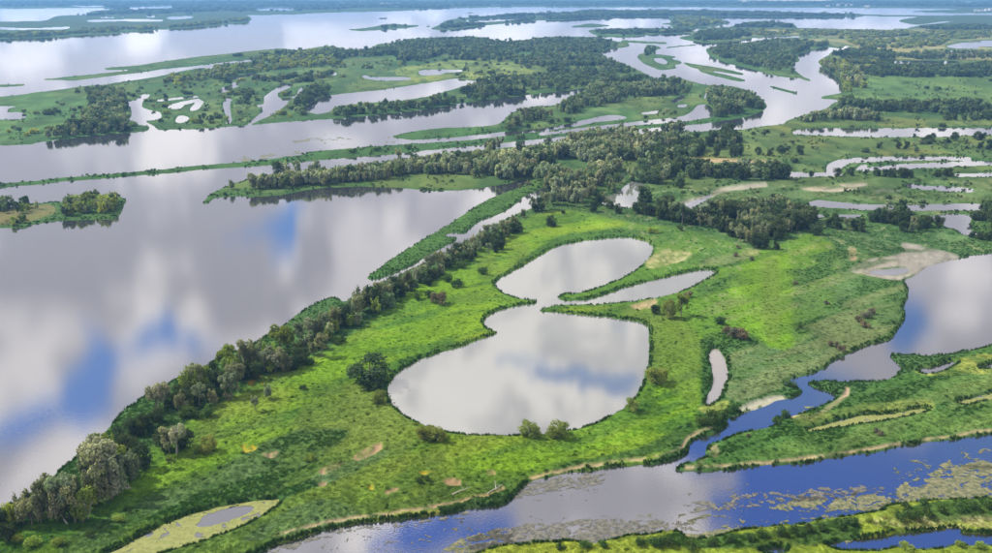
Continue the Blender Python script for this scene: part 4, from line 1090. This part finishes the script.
ORD = ['', 'second', 'third', 'fourth', 'fifth', 'sixth', 'seventh', 'eighth', 'ninth', 'tenth', 'eleventh', 'twelfth', 'thirteenth', 'fourteenth', 'fifteenth', 'sixteenth', 'seventeenth', 'eighteenth', 'nineteenth']
TENS = {20: 'twent', 30: 'thirt', 40: 'fort', 50: 'fift', 60: 'sixt', 70: 'sevent', 80: 'eight', 90: 'ninet'}
def ordinal(i):
    if i == 0: return 'leftmost'
    if i < 19: return ORD[i] + ' from the left'
    n = i + 1
    if n < 100:
        t = TENS[n // 10 * 10]
        return (t + 'ieth' if n % 10 == 0 else t + 'y-' + ('first' if n % 10 == 1 else ORD[n % 10 - 1])) + ' from the left'
    return 'farther right than the hundredth'


def plant(name, px, py, h, look, wf, label, cat, grp):
    kind = FORM[look][rng.integers(len(FORM[look]))] if name != 'shrub' else 'shrub'
    tm, cm = NEAR[kind][rng.integers(len(NEAR[kind]))]
    x, y = ground_xy(px, py); z = float(height(px, py))
    root = bpy.data.objects.new(name, None); root.empty_display_size = 1.0
    COL.objects.link(root)
    root.location = (float(x), float(y), z); root.rotation_euler = (0, 0, rng.uniform(0, 6.28))
    root.scale = (h * wf, h * wf * rng.uniform(.9, 1.1), h)
    for nm, me in (('trunk', tm), ('crown', cm)):
        o = bpy.data.objects.new(nm, me); COL.objects.link(o); o.parent = root
        if nm == 'crown': o.color = (*vary(TINT[look]), 1)
    tag(root, label, cat, grp)
    return root

SHORT = {50: 'low in the inlet row', 51: 'low in the left bank belt', 45: 'on the long grassy point', 0: 'in the central wood', 1: 'in the dark wood right of centre', 2: 'in the dark row above the creek', 3: 'above the winding creek', 4: 'around the small pond', 5: 'deep in the grove right of the lake', 6: 'in the marsh grove by the mud', 33: 'on the small left island', 34: 'at the left end of the left island', 35: 'at the front of the left island'}
by = {}
for i in single:
    c = cand[i]
    where, grp = (PLACES[c[6][1]][0], PLACES[c[6][1]][1]) if c[6][0] == 'P' else (SHORT.get(c[6][1], ' '.join(('in the ' + WOODS[c[6][1]][4]).split()[:8])), 'single trees of the ' + WOODS[c[6][1]][4])
    by.setdefault((where, grp), []).append(c)
for (where, grp), L in by.items():
    L.sort(key=lambda c: c[1])
    hs = sorted(c[3] for c in L)
    for n, c in enumerate(L):
        size = '' if len(L) < 3 else ('tallest ' if c[3] == hs[-1] else 'lowest ' if c[3] == hs[0] else 'tall ' if c[3] > hs[len(hs) // 2] else 'lower ')
        lab = f'{size}{WORD[c[4]]} tree {where}' + (f', {ordinal(n)}' if len(L) > 1 else '')
        if c[4] == 'd' and c[5] == 1.75: lab = 'large dark round tree alone on the meadow left of the lake'
        plant('tree', c[1], c[2], c[3], c[4], c[5], lab, 'tree', grp)
for where, grp, s in SHRUBS:
    it = sorted([t.split() for t in s.split(';')], key=lambda t: float(t[0]))
    cnt = {}
    tot = {}
    for t in it: tot[t[3]] = tot.get(t[3], 0) + 1
    for t in it:
        px, py, hp = map(float, t[:3]); look = t[3]
        n = cnt.get(look, 0); cnt[look] = n + 1
        plant('shrub', px, py, float(px_to_m(hp, py)), look, rng.uniform(.75, 1.05), f'{WORD[look]} shrub {where}' + (f', {ordinal(n)} of that colour' if tot[look] > 1 else ''), 'shrub', grp)

# the trees nobody could count: each wood as one mass
for k, (s, sp, hm, looks, lab) in enumerate(WOODS):
    rest = [c for i, c in enumerate(cand) if c[6] == ('W', k) and i not in single]
    if not rest: continue
    px = np.array([c[1] for c in rest]); py = np.array([c[2] for c in rest]); h = np.array([c[3] for c in rest]); wf = np.array([c[5] for c in rest])
    x, y = ground_xy(px, py); z = height(px, py)
    idx = []; tint = []
    for c in rest:
        f = FORM[c[4]][rng.integers(len(FORM[c[4]]))]; idx.append(FAR_IDX[f][rng.integers(2)]); tint.append(np.array(vary(TINT[c[4]], .38)) * 1.22)
    big = np.clip(sp / 9.0, 1, 2.2)
    scatter('woodland', FAR, np.stack([x, y, z], 1), idx, np.stack([h * wf * big, h * wf * big, h], 1), rng.uniform(0, 6.28, len(rest)), np.array(tint), lab, 'wood')

# ------------------------------------------------------------------ reeds, grass and herbs (nobody could count them)
def ground_scatter(name, dens, sel, label, cat, idx_rng, hrange, wrange, tintf, ymin, ymax=RY1, seed=1, coll=None, wmin=.85):
    g = np.random.default_rng(seed)
    n = int((RX1 - RX0) * (ymax - ymin) * dens)
    px = g.uniform(RX0, RX1, n); py = g.uniform(ymin, ymax, n)
    ok = sel(px, py) & (sample(LAND, px, py) > 0.6)
    px, py = px[ok], py[ok]; n = len(px)
    x, y = ground_xy(px, py); z = height(px, py)
    px_m = zdepth(px, py) / F0
    h = g.uniform(*hrange, n); w = np.maximum(g.uniform(*wrange, n), px_m * wmin)
    tint = tintf(px, py, g, n)
    scatter(name, coll or TUFT, np.stack([x, y, z], 1), g.integers(idx_rng[0], idx_rng[1] + 1, n), np.stack([w, w, h], 1), g.uniform(0, 6.28, n), tint, label, cat)
    return n

cov_at = lambda px, py: sample(COV, px, py)
jit = lambda g, n, a: (1 + g.uniform(-a, a, n))[:, None] * np.stack([1 + g.uniform(-.12, .12, n), np.ones(n), 1 + g.uniform(-.2, .2, n)], 1)
is_bare = lambda px, py: sample(BARE, px, py) > 0.12
reedy = lambda px, py: cov_at(px, py)[:, 1] < 0.108
edge = lambda px, py: (sample(M6, px, py) < 0.97)
patchy = lambda a, b, t: fbm(a / 9, b / 5, 14, 3) > t
n1 = ground_scatter('reed_bed', 0.9, lambda a, b: edge(a, b) & ~is_bare(a, b) & patchy(a, b, .38), 'tall dark reeds fringing the shores of the lake and rivers', 'reeds', (3, 5), (.4, 1.4), (.25, .5),
    lambda a, b, g, n: np.array((.058, .112, .028)) * jit(g, n, .5), 230, seed=1, wmin=.5)
n6 = ground_scatter('reed_bed', 0.40, lambda a, b: edge(a, b) & ~is_bare(a, b) & patchy(a, b, .53), 'low reeds along the shores in the middle distance', 'reeds', (3, 5), (.6, 1.4), (.6, 1.1),
    lambda a, b, g, n: np.array((.045, .090, .026)) * jit(g, n, .45), 120, 230, seed=6)
n2 = ground_scatter('reed_bed', 0.34, lambda a, b: reedy(a, b) & ~edge(a, b), 'dark green reeds standing inland in beds', 'reeds', (3, 5), (.2, .6), (.5, 1.0),
    lambda a, b, g, n: cov_at(a, b) * 1.35 * jit(g, n, .4), 190, seed=2)
n3 = ground_scatter('meadow_grass', 0.30, lambda a, b: ~reedy(a, b) & ~is_bare(a, b), 'bright green meadow grass over the peninsula', 'grass', (0, 2), (.05, .15), (.35, .9),
    lambda a, b, g, n: cov_at(a, b) * 1.06 * jit(g, n, .14), 190, seed=3)
n4 = ground_scatter('meadow_herb', 0.009, lambda a, b: ~is_bare(a, b) & (vnoise(a / 7, b / 4, 8) > .45), 'leafy herb clumps sprinkled over meadow and marsh', 'herbs', (6, 7), (.3, .8), (.6, 1.5),
    lambda a, b, g, n: cov_at(a, b) * np.where(g.uniform(0, 1, n) < .5, .95, 1.2)[:, None] * jit(g, n, .35), 150, seed=4)
n5 = ground_scatter('scrub', 0.10, lambda a, b: ~is_bare(a, b) & (fbm(a / 16, b / 6, 18, 4) > .57), 'low scrub dotted over the farther flats and marsh islands', 'scrub', (FAR_IDX['shrub'][0], FAR_IDX['shrub'][-1]), (.9, 3.0), (.9, 2.2),
    lambda a, b, g, n: np.array((.11, .17, .06)) * jit(g, n, .5), 36, 200, seed=5, coll=FAR)
print('scatter', n1, n2, n3, n4, n5, n6, 'trees', len(cand))

# ------------------------------------------------------------------ dead wood
def bare_tree(px, py, hp, lean, label, seed, name='dead_tree'):
    g = np.random.default_rng(seed); h = float(px_to_m(hp, py))
    x, y = ground_xy(px, py); z = float(height(px, py))
    root = bpy.data.objects.new(name, None); COL.objects.link(root); root.location = (float(x), float(y), z)
    top = np.array((lean * h * .5, 0.0, h)); p = [np.array((0, 0, -.3)) + (top - 0) * t + np.array((g.normal(), g.normal(), 0)) * .25 * t for t in (0, .3, .6, .85, 1)]
    v, f = tube(p, np.array((.34, .27, .19, .10, .03)) * h / 13, 6)
    o = bpy.data.objects.new('trunk', quad_mesh('trunk', v, f, M_PALEWOOD)); COL.objects.link(o); o.parent = root
    for i in range(9):
        t = g.uniform(.3, .95); q = np.array((0, 0, -.3)) + top * t; a = g.uniform(0, 6.28); L = h * (.42 - .28 * t) * g.uniform(.7, 1.3)
        e = q + np.array((math.cos(a) * L * .75, math.sin(a) * L * .75, L * .75)); m = (q + e) / 2 + np.array((math.cos(a), math.sin(a), -.4)) * L * .1
        v, f = tube([q, m, e], np.array((.13, .09, .025)) * h / 13, 5)
        o = bpy.data.objects.new('branch', quad_mesh('branch', v, f, M_PALEWOOD)); COL.objects.link(o); o.parent = root
    tag(root, label, 'dead tree', 'bare bleached trees in the lower left')
bare_tree(68, 527, 30, -.9, 'bare bleached tree leaning left, in front of the lower left cluster', 1)
bare_tree(94, 489, 42, .1, 'bare pale upright tree at the back of the lower left cluster', 2)
bare_tree(108, 503, 46, -.1, 'tall bare pale trunk in the middle of the lower left cluster', 3)
bare_tree(177, 457, 32, .05, 'bare whitish tree on the meadow beside dark bushes', 4)
bare_tree(88, 523, 20, .6, 'short bare snag leaning right at the front of the lower left cluster', 5)
bare_tree(159, 412, 26, .15, 'bare whitish tree by the river in the left bank belt', 6)


def log(px0, py0, px1, py1, r, label, seed):
    g = np.random.default_rng(seed)
    x0, y0 = map(float, ground_xy(px0, py0)); x1, y1 = map(float, ground_xy(px1, py1)); z0 = float(height(px0, py0)); z1 = float(height(px1, py1))
    root = bpy.data.objects.new('fallen_log', None); COL.objects.link(root); root.location = (x0, y0, z0)
    A = np.array((0, 0, .5)); B = np.array((x1 - x0, y1 - y0, z1 - z0 + .9))
    v, f = tube([A, A * .7 + B * .3 + (0, .3, 0), A * .3 + B * .7 + (0, -.2, .1), B], (r, r * .85, r * .6, r * .25), 6)
    o = bpy.data.objects.new('trunk', quad_mesh('trunk', v, f, M_PALEWOOD)); COL.objects.link(o); o.parent = root
    for t in (.45, .62, .8):
        q = A * (1 - t) + B * t; e = q + g.normal(size=3) * .9 + np.array((0, 0, 1.6))
        v, f = tube([q, (q + e) / 2, e], (r * .4, r * .3, r * .1), 5)
        o = bpy.data.objects.new('branch', quad_mesh('branch', v, f, M_PALEWOOD)); COL.objects.link(o); o.parent = root
    tag(root, label, 'log', 'bleached fallen logs')
log(118, 492, 133, 494, .45, 'bleached fallen log lying on the grass right of the tree cluster', 1)
log(452, 499, 471, 493, .2, 'bleached driftwood on the tan bank left of the reed point', 2)
log(487, 497, 503, 489, .18, 'bleached driftwood on the reed point above the lower river', 3)
log(496, 493, 495, 486, .15, 'short upright driftwood snag at the reed point', 4)

# ------------------------------------------------------------------ far vessels and houses
def bxm(parts):
    V = []; F = []
    for (x0, x1, y0, y1, z0, z1) in parts:
        n = len(V)
        V += [(x0, y0, z0), (x1, y0, z0), (x1, y1, z0), (x0, y1, z0), (x0, y0, z1), (x1, y0, z1), (x1, y1, z1), (x0, y1, z1)]
        F += [tuple(n + k for k in q) for q in ((3, 2, 1, 0), (4, 5, 6, 7), (0, 1, 5, 4), (1, 2, 6, 5), (2, 3, 7, 6), (3, 0, 4, 7))]
    return V, F
M_HULL = mat_plain('dark_hull', (.05, .055, .07), .5, .4, .2); M_WHITE = mat_plain('white_paint', (.8, .8, .78), .5, .4, .06); M_ROOF = mat_plain('grey_roof', (.30, .29, .30)); M_GLASS = mat_plain('dark_glass', (.03, .04, .05), .15, .6, .1)

def ship(px, py, L, rot, label):
    x, y = map(float, ground_xy(px, py))
    root = bpy.data.objects.new('cargo_ship', None); COL.objects.link(root); root.location = (x, y, 0); root.rotation_euler = (0, 0, rot)
    b_ = L * .085; hz = L * .05
    prof = [(-.5, .75), (-.46, 1), (.36, 1), (.45, .6), (.5, .04)]
    V = []; F = []
    for z, k in ((-.6, .8), (hz, 1.0)):
        for sx, w in prof: V.append((sx * L * (1 if z > 0 else .97), w * b_ * k, z))
        for sx, w in prof[::-1]: V.append((sx * L * (1 if z > 0 else .97), -w * b_ * k, z))
    n = 10
    F = [tuple(range(n))[::-1], tuple(range(n, 2 * n))] + [(i, (i + 1) % n, n + (i + 1) % n, n + i) for i in range(n)]
    mesh_obj('hull', V, F, M_HULL, root)
    v, f = bxm([(.14 * L, .36 * L, -b_ * .85, b_ * .85, hz, hz + L * .07), (.18 * L, .32 * L, -b_ * .7, b_ * .7, hz + L * .07, hz + L * .14)])
    mesh_obj('cabin', v, f, M_WHITE, root)
    v, f = bxm([(.321 * L, .324 * L, -b_ * .6, b_ * .6, hz + L * .09, hz + L * .125)]); mesh_obj('window', v, f, M_GLASS, root)
    v, f = bxm([(-.42 * L, .08 * L, -b_ * .75, b_ * .75, hz, hz + L * .03)]); mesh_obj('hatch', v, f, M_ROOF, root)
    v, f = bxm([(.24 * L, .25 * L, -.25, .25, hz + L * .14, hz + L * .24)]); mesh_obj('mast', v, f, M_WHITE, root)
    tag(root, label, 'ship', 'ships far out on the river')
ship(383, 18.4, 42, .25, 'small white cabined ship far out on the wide river')
ship(470, 12.8, 30, 2.9, 'tiny dark ship beyond the far island')


def house(px, py, w, d, h, rot, label, roofm, wallm):
    x, y = map(float, ground_xy(px, py)); z = max(0.3, float(height(px, py)))
    root = bpy.data.objects.new('house', None); COL.objects.link(root); root.location = (x, y, z); root.rotation_euler = (0, 0, rot)
    v, f = bxm([(-w / 2, w / 2, -d / 2, d / 2, -1, h)]); wl = mesh_obj('wall', v, f, wallm, root)
    V = [(-w / 2 - .4, -d / 2 - .4, h), (w / 2 + .4, -d / 2 - .4, h), (w / 2 + .4, d / 2 + .4, h), (-w / 2 - .4, d / 2 + .4, h), (-w / 2 - .4, 0, h + d * .32), (w / 2 + .4, 0, h + d * .32)]
    mesh_obj('roof', V, [(0, 1, 5, 4), (2, 3, 4, 5), (1, 2, 5), (3, 0, 4), (3, 2, 1, 0)], roofm, root)
    for i in range(4):
        cx = -w / 2 + w * (i + .5) / 4; v, f = bxm([(cx - w * .05, cx + w * .05, -d / 2 - .06, -d / 2 + .05, h * .35, h * .7)]); mesh_obj('window', v, f, M_GLASS, root)
    tag(root, label, 'house', 'white buildings of the far town')
spots = [(832, 5.6), (838, 6.0), (842, 5.2), (846, 6.1), (851, 5.7), (866, 7.0), (868, 7.3), (848, 4.9), (828, 6.4), (986, 11.0), (981, 11.4), (990, 10.6), (976, 11.6)]
for i, (px, py) in enumerate(sorted(spots)):
    house(px, py, rng.uniform(16, 34), rng.uniform(12, 16), rng.uniform(7, 13), rng.uniform(-.25, .25), f'white far town building on the far right shore, {ordinal(i)}', M_ROOF, M_WHITE)

# ------------------------------------------------------------------ the air: pale haze over the whole valley
R_ = 62000.0
v, f = bxm([(-R_, R_, -3500, R_, -1.2, 190.0)])
hz = mesh_obj('haze', v, f)
m = bpy.data.materials.new('haze_air'); m.use_nodes = True; m.node_tree.nodes.clear()
b = NB(m.node_tree); out = b.node('ShaderNodeOutputMaterial'); pv = b.node('ShaderNodeVolumePrincipled')
pv.inputs['Color'].default_value = (.22, .52, 1.0, 1); pv.inputs['Density'].default_value = HAZE; pv.inputs['Anisotropy'].default_value = 0.2
b.link(pv.outputs[0], out.inputs['Volume']); hz.data.materials.append(m)
tag(hz, 'pale blue haze filling the air over the delta', 'haze', None, 'stuff')
